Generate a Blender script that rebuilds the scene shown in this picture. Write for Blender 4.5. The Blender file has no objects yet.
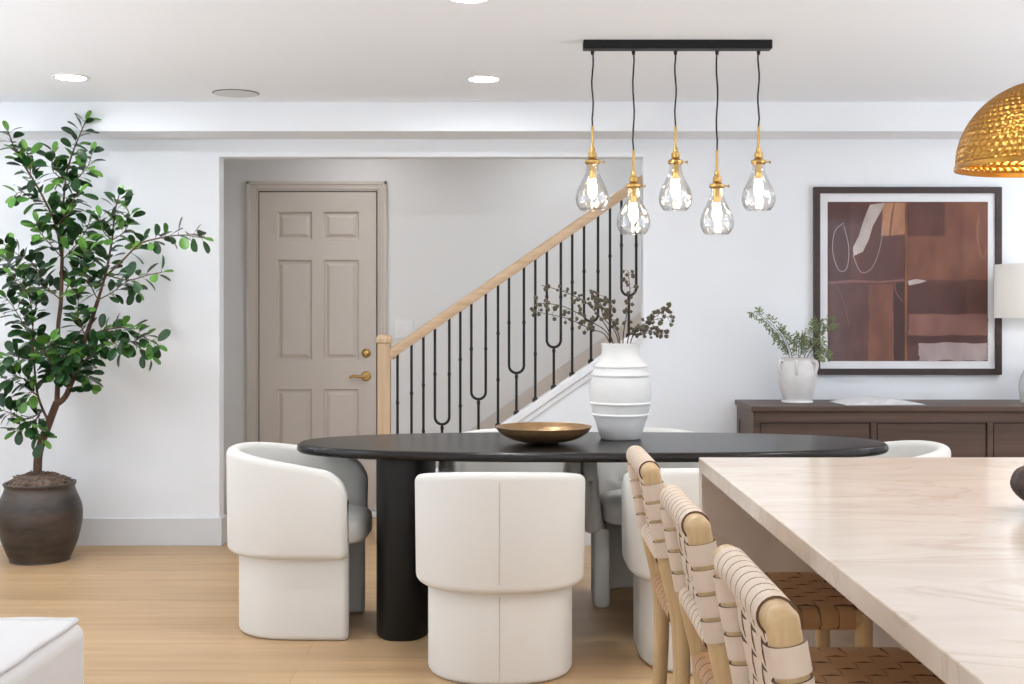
import bpy, math, random
from mathutils import Vector, Matrix, Euler
PI = math.pi
R = math.radians
random.seed(7)
scene = bpy.context.scene
COL = scene.collection

# ------------------------------------------------------------------ camera
F = 1280.0            # focal length in pixels of the 1024 px wide frame
CX, CY, CH = 512.0, 310.0, 1.30
cam_d = bpy.data.cameras.new('camera')
cam = bpy.data.objects.new('camera', cam_d)
COL.objects.link(cam)
cam.location = (0, 0, CH)
cam.rotation_euler = (R(90), 0, 0)
cam_d.sensor_width = 36.0
cam_d.lens = F / 1024 * 36.0
cam_d.shift_y = (CY - 342.0) / 1024
cam_d.clip_start = 0.05
scene.camera = cam


def at(x, y, Y):
    """world point seen at photo pixel (x, y) at depth Y"""
    return Vector(((x - CX) / F * Y, Y, CH - (y - CY) / F * Y))


# ------------------------------------------------------------------ materials
def new_mat(name):
    m = bpy.data.materials.new(name)
    m.use_nodes = True
    nt = m.node_tree
    nt.nodes.clear()
    out = nt.nodes.new('ShaderNodeOutputMaterial')
    return m, nt, out


def srgb(r, g, b):
    def f(c):
        c /= 255.0
        return c / 12.92 if c <= 0.04045 else ((c + 0.055) / 1.055) ** 2.4
    return (f(r), f(g), f(b), 1)


def node(nt, t, **kw):
    n = nt.nodes.new(t)
    for k, v in kw.items():
        if k in n.inputs:
            n.inputs[k].default_value = v
        else:
            setattr(n, k, v)
    return n


def mat(name, col, rough=0.5, metal=0.0, var=0.0, vscale=(8, 8, 8), col2=None, bump=0.0, bscale=200.0,
        spec=0.5, detail=4.0, sheen=0.0, bdist=0.002):
    m, nt, out = new_mat(name)
    p = node(nt, 'ShaderNodeBsdfPrincipled', Roughness=rough, Metallic=metal)
    p.inputs['Specular IOR Level'].default_value = spec
    if sheen:
        p.inputs['Sheen Weight'].default_value = sheen
        p.inputs['Sheen Roughness'].default_value = 0.5
    p.inputs['Base Color'].default_value = col
    tc = node(nt, 'ShaderNodeTexCoord')
    if var or col2:
        mp = node(nt, 'ShaderNodeMapping')
        mp.inputs['Scale'].default_value = vscale
        nt.links.new(tc.outputs['Object'], mp.inputs['Vector'])
        nz = node(nt, 'ShaderNodeTexNoise', Scale=1.0, Detail=detail, Roughness=0.6)
        nt.links.new(mp.outputs['Vector'], nz.inputs['Vector'])
        cr = node(nt, 'ShaderNodeValToRGB')
        e = cr.color_ramp.elements
        e[0].position, e[1].position = 0.32, 0.68
        if col2 is None:
            col2 = tuple(c * (1 - var) for c in col[:3]) + (1,)
        e[0].color, e[1].color = col2, col
        nt.links.new(nz.outputs['Fac'], cr.inputs['Fac'])
        nt.links.new(cr.outputs['Color'], p.inputs['Base Color'])
    if bump:
        nb = node(nt, 'ShaderNodeTexNoise', Scale=bscale, Detail=3.0)
        nt.links.new(tc.outputs['Object'], nb.inputs['Vector'])
        b = node(nt, 'ShaderNodeBump', Strength=bump, Distance=bdist)
        nt.links.new(nb.outputs['Fac'], b.inputs['Height'])
        nt.links.new(b.outputs['Normal'], p.inputs['Normal'])
    nt.links.new(p.outputs['BSDF'], out.inputs['Surface'])
    return m


def emit_mat(name, col, strength):
    m, nt, out = new_mat(name)
    e = node(nt, 'ShaderNodeEmission', Color=col, Strength=strength)
    nt.links.new(e.outputs[0], out.inputs[0])
    return m


def thin_glass(name, tint=(1, 1, 1, 1), lo=0.05, hi=0.75, power=0.35, rough=0.02):
    m, nt, out = new_mat(name)
    t = node(nt, 'ShaderNodeBsdfTransparent', Color=tint)
    g = node(nt, 'ShaderNodeBsdfGlossy', Roughness=rough)
    lw = node(nt, 'ShaderNodeLayerWeight', Blend=power)
    mr = node(nt, 'ShaderNodeMapRange')
    mr.inputs['To Min'].default_value = lo
    mr.inputs['To Max'].default_value = hi
    nt.links.new(lw.outputs['Facing'], mr.inputs['Value'])
    mx = node(nt, 'ShaderNodeMixShader')
    nt.links.new(mr.outputs[0], mx.inputs[0])
    nt.links.new(t.outputs[0], mx.inputs[1])
    nt.links.new(g.outputs[0], mx.inputs[2])
    nt.links.new(mx.outputs[0], out.inputs[0])
    return m


def wood_mat(name, c1, c2, rough=0.45, axis='X', scale=1.0, spec=0.4, bump=0.05):
    """fine grain running along one object axis"""
    m, nt, out = new_mat(name)
    p = node(nt, 'ShaderNodeBsdfPrincipled', Roughness=rough)
    p.inputs['Specular IOR Level'].default_value = spec
    tc = node(nt, 'ShaderNodeTexCoord')
    mp = node(nt, 'ShaderNodeMapping')
    s = {'X': (1.5, 40, 40), 'Y': (40, 1.5, 40), 'Z': (40, 40, 1.5)}[axis]
    mp.inputs['Scale'].default_value = tuple(v * scale for v in s)
    nt.links.new(tc.outputs['Object'], mp.inputs['Vector'])
    nz = node(nt, 'ShaderNodeTexNoise', Scale=1.0, Detail=6.0, Roughness=0.65, Distortion=0.4)
    nt.links.new(mp.outputs['Vector'], nz.inputs['Vector'])
    cr = node(nt, 'ShaderNodeValToRGB')
    e = cr.color_ramp.elements
    e[0].position, e[1].position = 0.3, 0.7
    e[0].color, e[1].color = c2, c1
    nt.links.new(nz.outputs['Fac'], cr.inputs['Fac'])
    nt.links.new(cr.outputs['Color'], p.inputs['Base Color'])
    if bump:
        b = node(nt, 'ShaderNodeBump', Strength=bump, Distance=0.002)
        nt.links.new(nz.outputs['Fac'], b.inputs['Height'])
        nt.links.new(b.outputs['Normal'], p.inputs['Normal'])
    nt.links.new(p.outputs['BSDF'], out.inputs['Surface'])
    return m


def floor_mat():
    m, nt, out = new_mat('oak_planks')
    p = node(nt, 'ShaderNodeBsdfPrincipled', Roughness=0.42)
    p.inputs['Specular IOR Level'].default_value = 0.4
    tc = node(nt, 'ShaderNodeTexCoord')
    br = node(nt, 'ShaderNodeTexBrick', offset=0.37, Scale=1.0)
    br.inputs['Brick Width'].default_value = 2.1
    br.inputs['Row Height'].default_value = 0.22
    br.inputs['Mortar Size'].default_value = 0.0012
    br.inputs['Mortar Smooth'].default_value = 0.3
    br.inputs['Bias'].default_value = 0.0
    br.inputs['Color1'].default_value = srgb(197, 165, 127)
    br.inputs['Color2'].default_value = srgb(187, 155, 117)
    br.inputs['Mortar'].default_value = srgb(158, 128, 94)
    nt.links.new(tc.outputs['Object'], br.inputs['Vector'])
    mp = node(nt, 'ShaderNodeMapping')
    mp.inputs['Scale'].default_value = (0.9, 14, 1)
    nt.links.new(tc.outputs['Object'], mp.inputs['Vector'])
    nz = node(nt, 'ShaderNodeTexNoise', Scale=1.2, Detail=7.0, Roughness=0.6, Distortion=0.5)
    nt.links.new(mp.outputs['Vector'], nz.inputs['Vector'])
    cr = node(nt, 'ShaderNodeValToRGB')
    e = cr.color_ramp.elements
    e[0].position, e[1].position = 0.3, 0.72
    e[0].color, e[1].color = (0.80, 0.76, 0.70, 1), (1.06, 1.06, 1.05, 1)
    nt.links.new(nz.outputs['Fac'], cr.inputs['Fac'])
    mx = node(nt, 'ShaderNodeMixRGB', blend_type='MULTIPLY')
    mx.inputs['Fac'].default_value = 1.0
    nt.links.new(br.outputs['Color'], mx.inputs['Color1'])
    nt.links.new(cr.outputs['Color'], mx.inputs['Color2'])
    nt.links.new(mx.outputs['Color'], p.inputs['Base Color'])
    nt.links.new(p.outputs['BSDF'], out.inputs['Surface'])
    return m


def quartz_mat():
    m, nt, out = new_mat('beige_quartzite')
    p = node(nt, 'ShaderNodeBsdfPrincipled', Roughness=0.16)
    p.inputs['Specular IOR Level'].default_value = 0.5
    tc = node(nt, 'ShaderNodeTexCoord')
    mp = node(nt, 'ShaderNodeMapping')
    mp.inputs['Rotation'].default_value = (0, 0.3, R(-18))
    mp.inputs['Scale'].default_value = (1.6, 5.0, 3.0)
    nt.links.new(tc.outputs['Object'], mp.inputs['Vector'])
    nz = node(nt, 'ShaderNodeTexNoise', Scale=1.6, Detail=8.0, Roughness=0.62, Distortion=0.9)
    nt.links.new(mp.outputs['Vector'], nz.inputs['Vector'])
    cr = node(nt, 'ShaderNodeValToRGB')
    e = cr.color_ramp.elements
    e[0].position, e[1].position = 0.30, 0.66
    e[0].color, e[1].color = srgb(213, 199, 184), srgb(224, 212, 199)
    nt.links.new(nz.outputs['Fac'], cr.inputs['Fac'])
    wv = node(nt, 'ShaderNodeTexNoise', Scale=0.9, Detail=5.0, Roughness=0.5, Distortion=1.6)
    nt.links.new(mp.outputs['Vector'], wv.inputs['Vector'])
    vr = node(nt, 'ShaderNodeValToRGB')
    v = vr.color_ramp.elements
    v[0].position, v[0].color = 0.47, (0, 0, 0, 1)
    v[1].position, v[1].color = 0.53, (0, 0, 0, 1)
    k = v.new(0.5)
    k.color = (0.3, 0.3, 0.3, 1)
    nt.links.new(wv.outputs['Fac'], vr.inputs['Fac'])
    mx = node(nt, 'ShaderNodeMixRGB')
    nt.links.new(vr.outputs['Color'], mx.inputs['Fac'])
    nt.links.new(cr.outputs['Color'], mx.inputs['Color1'])
    mx.inputs['Color2'].default_value = srgb(188, 158, 132)
    nt.links.new(mx.outputs['Color'], p.inputs['Base Color'])
    nt.links.new(p.outputs['BSDF'], out.inputs['Surface'])
    return m


def shade_mat(name, col, trans=0.45):
    m, nt, out = new_mat(name)
    d = node(nt, 'ShaderNodeBsdfDiffuse', Color=col)
    t = node(nt, 'ShaderNodeBsdfTranslucent', Color=col)
    mx = node(nt, 'ShaderNodeMixShader')
    mx.inputs[0].default_value = trans
    nt.links.new(d.outputs[0], mx.inputs[1])
    nt.links.new(t.outputs[0], mx.inputs[2])
    nt.links.new(mx.outputs[0], out.inputs[0])
    return m


M = {
    'wall': mat('white_plaster_paint', srgb(237, 239, 242), 0.6, var=0.035, vscale=(1.6, 1.6, 1.6), bump=0.05, bscale=14, spec=0.25),
    'hall': mat('hall_paint', srgb(224, 223, 221), 0.7, spec=0.2, bump=0.03, bscale=60),
    'ceiling': mat('ceiling_paint', srgb(243, 246, 250), 0.8, spec=0.15, bump=0.03, bscale=40),
    'base': mat('grey_baseboard_paint', srgb(214, 214, 214), 0.45, bump=0.02, bscale=80),
    'trim': mat('white_trim_paint', srgb(232, 232, 233), 0.4, bump=0.02, bscale=80),
    'skirt': mat('pale_taupe_skirt', srgb(212, 203, 194), 0.5, bump=0.02, bscale=120),
    'taupe': mat('taupe_paint', srgb(200, 190, 179), 0.42, bump=0.02, bscale=120),
    'floor': floor_mat(),
    'quartz': quartz_mat(),
    'cabinet': mat('island_cabinet_paint', srgb(196, 188, 178), 0.5, bump=0.02, bscale=100),
    'oak': wood_mat('light_oak_rail', srgb(206, 178, 147), srgb(184, 153, 121), 0.45, 'X', 1.0),
    'oakz': wood_mat('light_oak_post', srgb(206, 178, 147), srgb(184, 153, 121), 0.45, 'Z', 1.0),
    'stoolwood': wood_mat('pale_ash', srgb(206, 176, 132), srgb(176, 142, 98), 0.45, 'Z', 0.8),
    'black_wood': wood_mat('black_stained_wood', srgb(38, 33, 31), srgb(24, 21, 20), 0.26, 'X', 0.8, spec=0.3, bump=0.06),
    'black_post': wood_mat('black_stained_post', srgb(20, 19, 19), srgb(14, 13, 13), 0.55, 'Z', 0.7, bump=0.05),
    'walnut': wood_mat('dark_walnut', srgb(98, 76, 64), srgb(66, 48, 40), 0.45, 'X', 0.5, bump=0.08),
    'walnut_frame': wood_mat('dark_frame_wood', srgb(66, 50, 44), srgb(48, 36, 32), 0.45, 'X', 0.8),
    'iron': mat('black_iron', srgb(26, 25, 25), 0.45, metal=0.3, bump=0.15, bscale=90),
    'black_metal': mat('black_metal', srgb(16, 16, 16), 0.5, metal=0.0, spec=0.3, bump=0.05, bscale=120),
    'cord': mat('black_cord', srgb(30, 28, 27), 0.8, bump=0.2, bscale=600),
    'brass': mat('aged_brass', srgb(196, 160, 98), 0.3, metal=1.0, var=0.15, vscale=(40, 40, 40)),
    'hammered': mat('hammered_brass', srgb(182, 132, 62), 0.3, metal=1.0, var=0.2, vscale=(12, 12, 12)),
    'bronze': mat('bronze_bowl', srgb(176, 140, 100), 0.36, metal=0.7, var=0.3, vscale=(14, 14, 14), bump=0.1, bscale=60),
    'fabric': mat('cream_boucle', srgb(224, 221, 215), 0.92, spec=0.15, var=0.05, vscale=(300, 300, 300), bump=0.35, bscale=420, sheen=0.04),
    'seam': mat('cream_seam', srgb(196, 190, 181), 0.95, spec=0.1, bump=0.2, bscale=500),
    'sofa': mat('white_sofa_fabric', srgb(222, 220, 219), 0.92, spec=0.15, bump=0.35, bscale=500, var=0.04, vscale=(250, 250, 250)),
    'seat_leather': mat('shaded_leather_strap', srgb(182, 138, 96), 0.5, var=0.2, vscale=(9, 9, 9), bump=0.1, bscale=160),  # darker copy of the leather, the island's shade put into the colour
    'leather': mat('tan_leather_strap', srgb(214, 192, 170), 0.5, var=0.08, vscale=(9, 9, 9), bump=0.1, bscale=160),
    'leather_edge': mat('burnished_leather_edge', srgb(96, 66, 48), .6, bump=.1, bscale=200),
    'vase': mat('chalk_white_ceramic', srgb(228, 227, 225), 0.75, spec=0.25, var=0.05, vscale=(20, 20, 60), bump=0.2, bscale=50),
    'jug': mat('glazed_white_ceramic', srgb(222, 219, 217), 0.3, var=0.08, vscale=(25, 25, 25), bump=0.12, bscale=40),
    'pot': mat('dark_weathered_clay', srgb(84, 71, 62), 0.42, col2=srgb(32, 29, 28), vscale=(4, 4, 14), bump=0.35, bscale=30, detail=8),
    'moss': mat('dry_moss', srgb(138, 118, 102), 0.95, col2=srgb(84, 66, 54), vscale=(50, 50, 50), bump=0.6, bscale=90),
    'bark': mat('brown_bark', srgb(112, 84, 66), 0.85, col2=srgb(66, 48, 38), vscale=(30, 30, 8), bump=0.5, bscale=70),
    'leaf': mat('deep_green_leaf', srgb(42, 82, 34), 0.36, col2=srgb(20, 46, 24), vscale=(9, 9, 9), spec=0.4),
    'leaf2': mat('bright_green_leaf', srgb(104, 150, 58), 0.4, col2=srgb(70, 120, 44), vscale=(9, 9, 9), spec=0.5),
    'fern': mat('fern_green', srgb(122, 134, 84), 0.6, col2=srgb(78, 96, 58), vscale=(16, 16, 16)),
    'twig': mat('dry_twig', srgb(74, 58, 48), 0.8, bump=0.2, bscale=120),
    'pod': mat('dried_seed_pod', srgb(112, 102, 80), 0.75, col2=srgb(72, 64, 50), vscale=(60, 60, 60), bump=0.3, bscale=160),
    'white_plastic': mat('white_plastic', srgb(232, 232, 230), 0.35, bump=0.01, bscale=200),
    'mount': mat('white_mat_board', srgb(238, 238, 240), 0.7, bump=0.03, bscale=300),
    'paper': mat('white_paper', srgb(226, 225, 226), 0.7, var=0.12, vscale=(30, 60, 30)),
    'print': mat('grey_cover', srgb(150, 148, 150), 0.5, var=0.2, vscale=(30, 30, 30)),
    'carved': mat('dark_carved_wood', srgb(60, 36, 31), 0.42, col2=srgb(36, 22, 20), vscale=(30, 30, 30), spec=0.25),
    'lampceramic': mat('pale_grey_ceramic', srgb(216, 216, 214), 0.25, var=0.1, vscale=(12, 12, 12)),
    'shade': shade_mat('linen_shade', srgb(245, 243, 240), 0.4),
    'glass': thin_glass('clear_pendant_glass', (0.99, 0.99, 0.99, 1), 0.04, 0.6, 0.4),
    'pane': thin_glass('picture_glass', (1, 1, 1, 1), 0.012, 0.5, 0.2, 0.01),
    'bulb': emit_mat('lit_bulb', (1.0, 0.84, 0.62, 1), 16.0),
    'domebulb': emit_mat('lit_dome_bulb', (1.0, 0.76, 0.48, 1), 110.0),
    'lampbulb': emit_mat('lit_lamp_bulb', (1.0, 0.95, 0.9, 1), 14.0),
    'downlight': emit_mat('lit_downlight', (0.94, 0.985, 1.03, 1), 170.0),
    'hallfill': emit_mat('added_hall_fill', (0.96, 0.98, 1.02, 1), 38.0),  # for the unseen lamps added to brighten the stair hall
    'speaker': mat('ceiling_speaker_grille', srgb(214, 214, 214), 0.6, bump=0.4, bscale=500),
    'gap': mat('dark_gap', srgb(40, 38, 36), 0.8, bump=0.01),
}


# ------------------------------------------------------------------ mesh helpers
class MB:
    def __init__(self):
        self.v, self.f, self.mi = [], [], []

    def add(self, verts, faces, mi=0, mtx=None):
        o = len(self.v)
        for p in verts:
            p = Vector(p)
            self.v.append(mtx @ p if mtx else p)
        for fc in faces:
            self.f.append([o + i for i in fc])
            self.mi.append(mi)
        return self

    def box(self, x0, x1, y0, y1, z0, z1, mi=0, mtx=None):
        vs = [(x0, y0, z0), (x1, y0, z0), (x1, y1, z0), (x0, y1, z0), (x0, y0, z1), (x1, y0, z1), (x1, y1, z1), (x0, y1, z1)]
        fs = [(3, 2, 1, 0), (4, 5, 6, 7), (0, 1, 5, 4), (1, 2, 6, 5), (2, 3, 7, 6), (3, 0, 4, 7)]
        return self.add(vs, fs, mi, mtx)

    def loft(self, rings, closed=False, caps=True, mi=0):
        n = len(rings[0])
        vs = [p for r in rings for p in r]
        fs = []
        m = len(rings)
        for i in range(m if closed else m - 1):
            a, b = i * n, ((i + 1) % m) * n
            for j in range(n):
                k = (j + 1) % n
                fs.append((a + j, a + k, b + k, b + j))
        if caps and not closed:
            fs.append(tuple(range(n - 1, -1, -1)))
            fs.append(tuple((m - 1) * n + j for j in range(n)))
        return self.add(vs, fs, mi)

    def lathe(self, prof, seg=48, c=(0, 0, 0), mi=0, fr=None):
        """prof: list of (radius, z); closes where radius is 0"""
        c = Vector(c)
        vs, rows = [], []
        for i, (r, z) in enumerate(prof):
            if r < 1e-6:
                rows.append([len(vs)])
                vs.append(c + Vector((0, 0, z)))
            else:
                row = []
                for k in range(seg):
                    a = 2 * PI * k / seg
                    rr = r if fr is None else r * fr(a, z)
                    row.append(len(vs))
                    vs.append(c + Vector((rr * math.cos(a), rr * math.sin(a), z)))
                rows.append(row)
        fs = []
        for a, b in zip(rows[:-1], rows[1:]):
            for k in range(seg):
                k2 = (k + 1) % seg
                if len(a) == 1 and len(b) == 1:
                    continue
                if len(a) == 1:
                    fs.append((a[0], b[k2], b[k]))
                elif len(b) == 1:
                    fs.append((a[k], a[k2], b[0]))
                else:
                    fs.append((a[k], a[k2], b[k2], b[k]))
        return self.add(vs, fs, mi)

    def tube(self, pts, rad, seg=10, mi=0, closed=False):
        pts = [Vector(p) for p in pts]
        n = len(pts)
        if not hasattr(rad, '__len__'):
            rad = [rad] * n
        rings = []
        prev = None
        for i, p in enumerate(pts):
            if closed:
                d = pts[(i + 1) % n] - pts[i - 1]
            else:
                d = pts[min(i + 1, n - 1)] - pts[max(i - 1, 0)]
            d.normalize()
            if prev is None:
                u = d.cross(Vector((0.123, 0.31, 1)))
                if u.length < 0.05:
                    u = d.cross(Vector((1, 0, 0.1)))
            else:
                u = prev - d * prev.dot(d)
            u.normalize()
            prev = u
            w = d.cross(u)
            rings.append([p + (u * math.cos(2 * PI * k / seg) + w * math.sin(2 * PI * k / seg)) * rad[i] for k in range(seg)])
        return self.loft(rings, closed=closed, mi=mi)

    def build(self, name, material, parent=None, smooth=None, bevel=0.0, bseg=2, subsurf=0, angle=35):
        me = bpy.data.meshes.new(name)
        me.from_pydata([tuple(p) for p in self.v], [], self.f)
        mats = material if isinstance(material, (list, tuple)) else [material]
        for m_ in mats:
            me.materials.append(m_)
        for p, mi in zip(me.polygons, self.mi):
            p.material_index = mi
        me.validate()
        import bmesh
        bm = bmesh.new()
        bm.from_mesh(me)
        bmesh.ops.recalc_face_normals(bm, faces=bm.faces)
        bm.to_mesh(me)
        bm.free()
        if smooth is not False:
            for p in me.polygons:
                p.use_smooth = True
            me.set_sharp_from_angle(angle=R(angle))
        o = bpy.data.objects.new(name, me)
        COL.objects.link(o)
        if parent is not None:
            o.parent = parent
        if bevel:
            b = o.modifiers.new('bevel', 'BEVEL')
            b.width = bevel
            b.segments = bseg
            b.limit_method = 'ANGLE'
            b.angle_limit = R(40)
            b.harden_normals = False
        if subsurf:
            s = o.modifiers.new('subsurf', 'SUBSURF')
            s.levels = s.render_levels = subsurf
        return o


def tag(o, label=None, cat=None, group=None, kind=None):
    if label:
        o['label'] = label
    if cat:
        o['category'] = cat
    if group:
        o['group'] = group
    if kind:
        o['kind'] = kind
    return o


def empty(name, loc=(0, 0, 0), rz=0.0):
    o = bpy.data.objects.new(name, None)
    o.empty_display_size = 0.1
    COL.objects.link(o)
    o.location = loc
    o.rotation_euler = (0, 0, rz)
    return o


def copy_tree(o, parent=None):
    c = o.copy()
    COL.objects.link(c)
    c.parent = parent
    for ch in list(o.children):
        copy_tree(ch, c)
    return c


def spline(pts, n=8):
    """Catmull-Rom through points"""
    pts = [Vector(p) for p in pts]
    out = []
    for i in range(len(pts) - 1):
        p0, p1, p2, p3 = pts[max(i - 1, 0)], pts[i], pts[i + 1], pts[min(i + 2, len(pts) - 1)]
        for k in range(n):
            t = k / n
            out.append(0.5 * ((2 * p1) + (p2 - p0) * t + (2 * p0 - 5 * p1 + 4 * p2 - p3) * t * t + (3 * p1 - p0 - 3 * p2 + p3) * t ** 3))
    out.append(pts[-1])
    return out


def prof_spline(p, n=6):
    return [(max(v.x, 0), v.y) for v in spline([(a, b, 0) for a, b in p], n)]


def superell(a, b, n, seg, z, c=(0, 0)):
    r = []
    for k in range(seg):
        t = 2 * PI * k / seg
        ct, st = math.cos(t), math.sin(t)
        r.append(Vector((c[0] + a * math.copysign(abs(ct) ** (2 / n), ct), c[1] + b * math.copysign(abs(st) ** (2 / n), st), z)))
    return r


# ------------------------------------------------------------------ the setting
W = 7.07          # face of the main wall
WT = 0.11
HB = 8.06         # hall back wall
CEIL = 2.40
XL, XR = -4.3, 4.4
OX0, OX1, OZ = -1.616, 0.724, 2.145     # the opening into the stair hall
SL = 0.69                               # stair slope


def capz(x):
    return 0.655 + SL * (x + 0.0756)


MB().box(XL, XR, -3.5, HB + 0.15, -0.1, 0).build('floor', M['floor'], smooth=False)
# the ceiling board over the kitchen side sits a few millimetres lower
CEILN = CEIL - .007
MB().box(XL, XR, -3.5, W + WT, CEIL, CEIL + 0.1).box(XL, XR, -3.5, 5.235, CEILN, CEIL).box(XL, 0.9, W + WT, HB + 0.15, CEIL, CEIL + 0.1).build('ceiling', M['ceiling'], smooth=False)


def prism_y(poly, y0, y1):
    n = len(poly)
    vs = [(x, y0, z) for x, z in poly] + [(x, y1, z) for x, z in poly]
    fs = [tuple(range(n)), tuple(range(2 * n - 1, n - 1, -1))]
    fs += [(i, (i + 1) % n, n + (i + 1) % n, n + i) for i in range(n)]
    return MB().add(vs, fs)


NX = -0.665
w = prism_y([(XL, 0), (OX0, 0), (OX0, OZ), (OX1, OZ), (OX1, capz(OX1) - 0.05), (NX, capz(NX) - 0.05), (NX, 0), (XR, 0), (XR, CEIL), (XL, CEIL)], W, W + WT)
w.build('wall_back', M['wall'], smooth=False, bevel=0.004)
MB().box(XL, XR, HB, HB + 0.12, 0, CEIL).build('wall_hall', M['hall'], smooth=False)
MB().box(XL - 0.1, XL, 5.2, HB, 0, CEIL).box(XL - 0.1, XL, -3.5, 1.8, 0, CEIL).build('wall_left', M['wall'], smooth=False)
MB().box(XR, XR + 0.1, 5.2, HB, 0, CEIL).box(XR, XR + 0.1, -3.5, 2.6, 0, CEIL).build('wall_right', M['wall'], smooth=False)
MB().box(-2.35, -2.25, W + WT, HB, 0, CEIL).build('wall_hall_side', M['hall'], smooth=False)
# dropped soffit along the main wall
MB().box(XL, XR, 6.755, W, 2.243, CEIL).build('trim_1', M['wall'], smooth=False, bevel=0.004)


def baseboard(name, x0, x1, ret=False):
    b = MB()
    b.box(x0, x1, W - 0.016, W, 0, 0.152)
    if ret:
        b.box(x1 - 0.001, x1 + 0.016, W - 0.016, W + WT + 0.01, 0, 0.152)
    return b.build(name, M['base'], smooth=False, bevel=0.003)


baseboard('baseboard_left', XL, OX0, True)
baseboard('baseboard_right', NX + 0.02, XR)
MB().box(-2.25, -1.66, HB - 0.015, HB, 0, 0.14).build('baseboard_hall', M['base'], smooth=False, bevel=0.003)
for o in list(COL.objects):
    if o.type == 'MESH':
        tag(o, kind='structure')


# door on the hall's back wall: six raised panels
def build_door():
    s = HB / F
    x0, x1 = (260 - CX) * s, (376.5 - CX) * s
    z0, z1 = 0.045, CH + (310 - 192.5) * s
    y = HB - 0.02
    Wd = x1 - x0
    b = MB()
    fx = [0, .17, .445, .555, .83, 1.0]
    # panel rows in photo pixels, top to bottom
    rows = [(212, 240), (260, 360), (389, 477)]
    zz = [z1]
    for a, c in rows:
        zz += [CH - (a - CY) * s, CH - (c - CY) * s]
    zz += [z0]
    px = [x0 + .15 * Wd, x0 + .45 * Wd, x0 + .55 * Wd, x0 + .85 * Wd]
    yb = HB - 0.012
    # stiles and rails as one body with recessed raised panels
    X = [x0, px[0], px[1], px[2], px[3], x1]
    d = 0.015
    for i in range(5):
        for j in range(7):
            za, zb = zz[j + 1], zz[j]
            xa, xb = X[i], X[i + 1]
            if i in (1, 3) and j in (1, 3, 5):
                # sloped recess, then raised field
                def ring(ins, dep):
                    return [(xa + ins, y + dep, za + ins), (xb - ins, y + dep, za + ins), (xb - ins, y + dep, zb - ins), (xa + ins, y + dep, zb - ins)]
                rs = [ring(0, 0), ring(.007, d), ring(.016, d), ring(.036, .003)]
                vs = [p for r_ in rs for p in r_]
                fs = []
                for q in range(3):
                    for k in range(4):
                        k2 = (k + 1) % 4
                        fs.append((q * 4 + k, q * 4 + k2, q * 4 + 4 + k2, q * 4 + 4 + k))
                fs.append((12, 13, 14, 15))
                b.add(vs, fs)
            else:
                b.add([(xa, y, za), (xb, y, za), (xb, y, zb), (xa, y, zb)], [(0, 1, 2, 3)])
    e = [(x0, z0), (x1, z0), (x1, z1), (x0, z1)]
    vs = [(a, y, c) for a, c in e] + [(a, y + .03, c) for a, c in e]
    b.add(vs, [(0, 1, 5, 4), (1, 2, 6, 5), (2, 3, 7, 6), (3, 0, 4, 7), (4, 5, 6, 7)])
    door = b.build('door_1', M['taupe'], smooth=False)
    tag(door, kind='structure')
    # casing
    c = MB()
    ox0, ox1, oz = (247 - CX) * s, (387 - CX) * s, CH + (310 - 181.5) * s
    g = 0.007
    for (a, bb, z_0, z_1) in ((ox0, x0 - g - .012, 0, oz), (x1 + g + .012, ox1, 0, oz)):
        c.box(a, bb, HB - 0.022, HB, z_0, z_1)
    c.box(x0 - g - .012, x1 + g + .012, HB - 0.022, HB, z1 + g + .012, oz)
    # raised outer band and door stop
    c.box(ox0, ox0 + .022, HB - 0.03, HB - .02, 0, oz)
    c.box(ox1 - .022, ox1, HB - 0.03, HB - .02, 0, oz)
    c.box(ox0, ox1, HB - 0.03, HB - .02, oz - .022, oz)
    c.box(x0 - g - .012, x0 - g, HB - 0.014, HB, 0, z1 + g + .012)
    c.box(x1 + g, x1 + g + .012, HB - 0.014, HB, 0, z1 + g + .012)
    c.box(x0 - g, x1 + g, HB - 0.014, HB, z1 + g, z1 + g + .012)
    c.build('door_frame', M['taupe'], door, smooth=False, bevel=0.003)
    MB().box(x0 - g, x0, HB - .006, HB, .04, z1 + g).box(x1, x1 + g, HB - .006, HB, .04, z1 + g).box(x0, x1, HB - .006, HB, z1, z1 + g).build('door_gap_shade', M['gap'], door, smooth=False)  # dark strips stand in for the shade in the gap round the door
    MB().box(x0 - .004, x1 + .004, HB - .05, HB, 0.0, .038).build('threshold', M['trim'], door, smooth=False, bevel=0.004)
    # lever and deadbolt, brass
    hx, hz = (366.5 - CX) * s, CH - (376 - CY) * s
    h = MB()
    mt = Matrix.Translation((hx, y, hz)) @ Matrix.Rotation(R(90), 4, 'X')
    p = MB()
    p.lathe([(0, .012), (.022, .012), (.030, .006), (.032, 0), (0, 0)], 28)
    h.add(p.v, p.f, 0, mt)
    h.tube([(hx, y - .01, hz), (hx, y - .045, hz)], .009, 12)
    h.tube(spline([(hx + .004, y - .045, hz), (hx - .035, y - .05, hz - .002), (hx - .07, y - .045, hz + .004), (hx - .1, y - .042, hz - .006)], 6), [.009] * 10 + [.008] * 9, 10)
    h.build('door_handle', M['brass'], door)
    dz = CH - (353 - CY) * s
    k = MB()
    p = MB()
    p.lathe([(0, .02), (.014, .02), (.02, .016), (.028, .006), (.029, 0), (0, 0)], 28)
    k.add(p.v, p.f, 0, Matrix.Translation((hx, y, dz)) @ Matrix.Rotation(R(90), 4, 'X'))
    k.box(hx - .004, hx + .004, y - .034, y - .02, dz - .012, dz + .012)
    k.build('deadbolt', M['brass'], door)


build_door()


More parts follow.
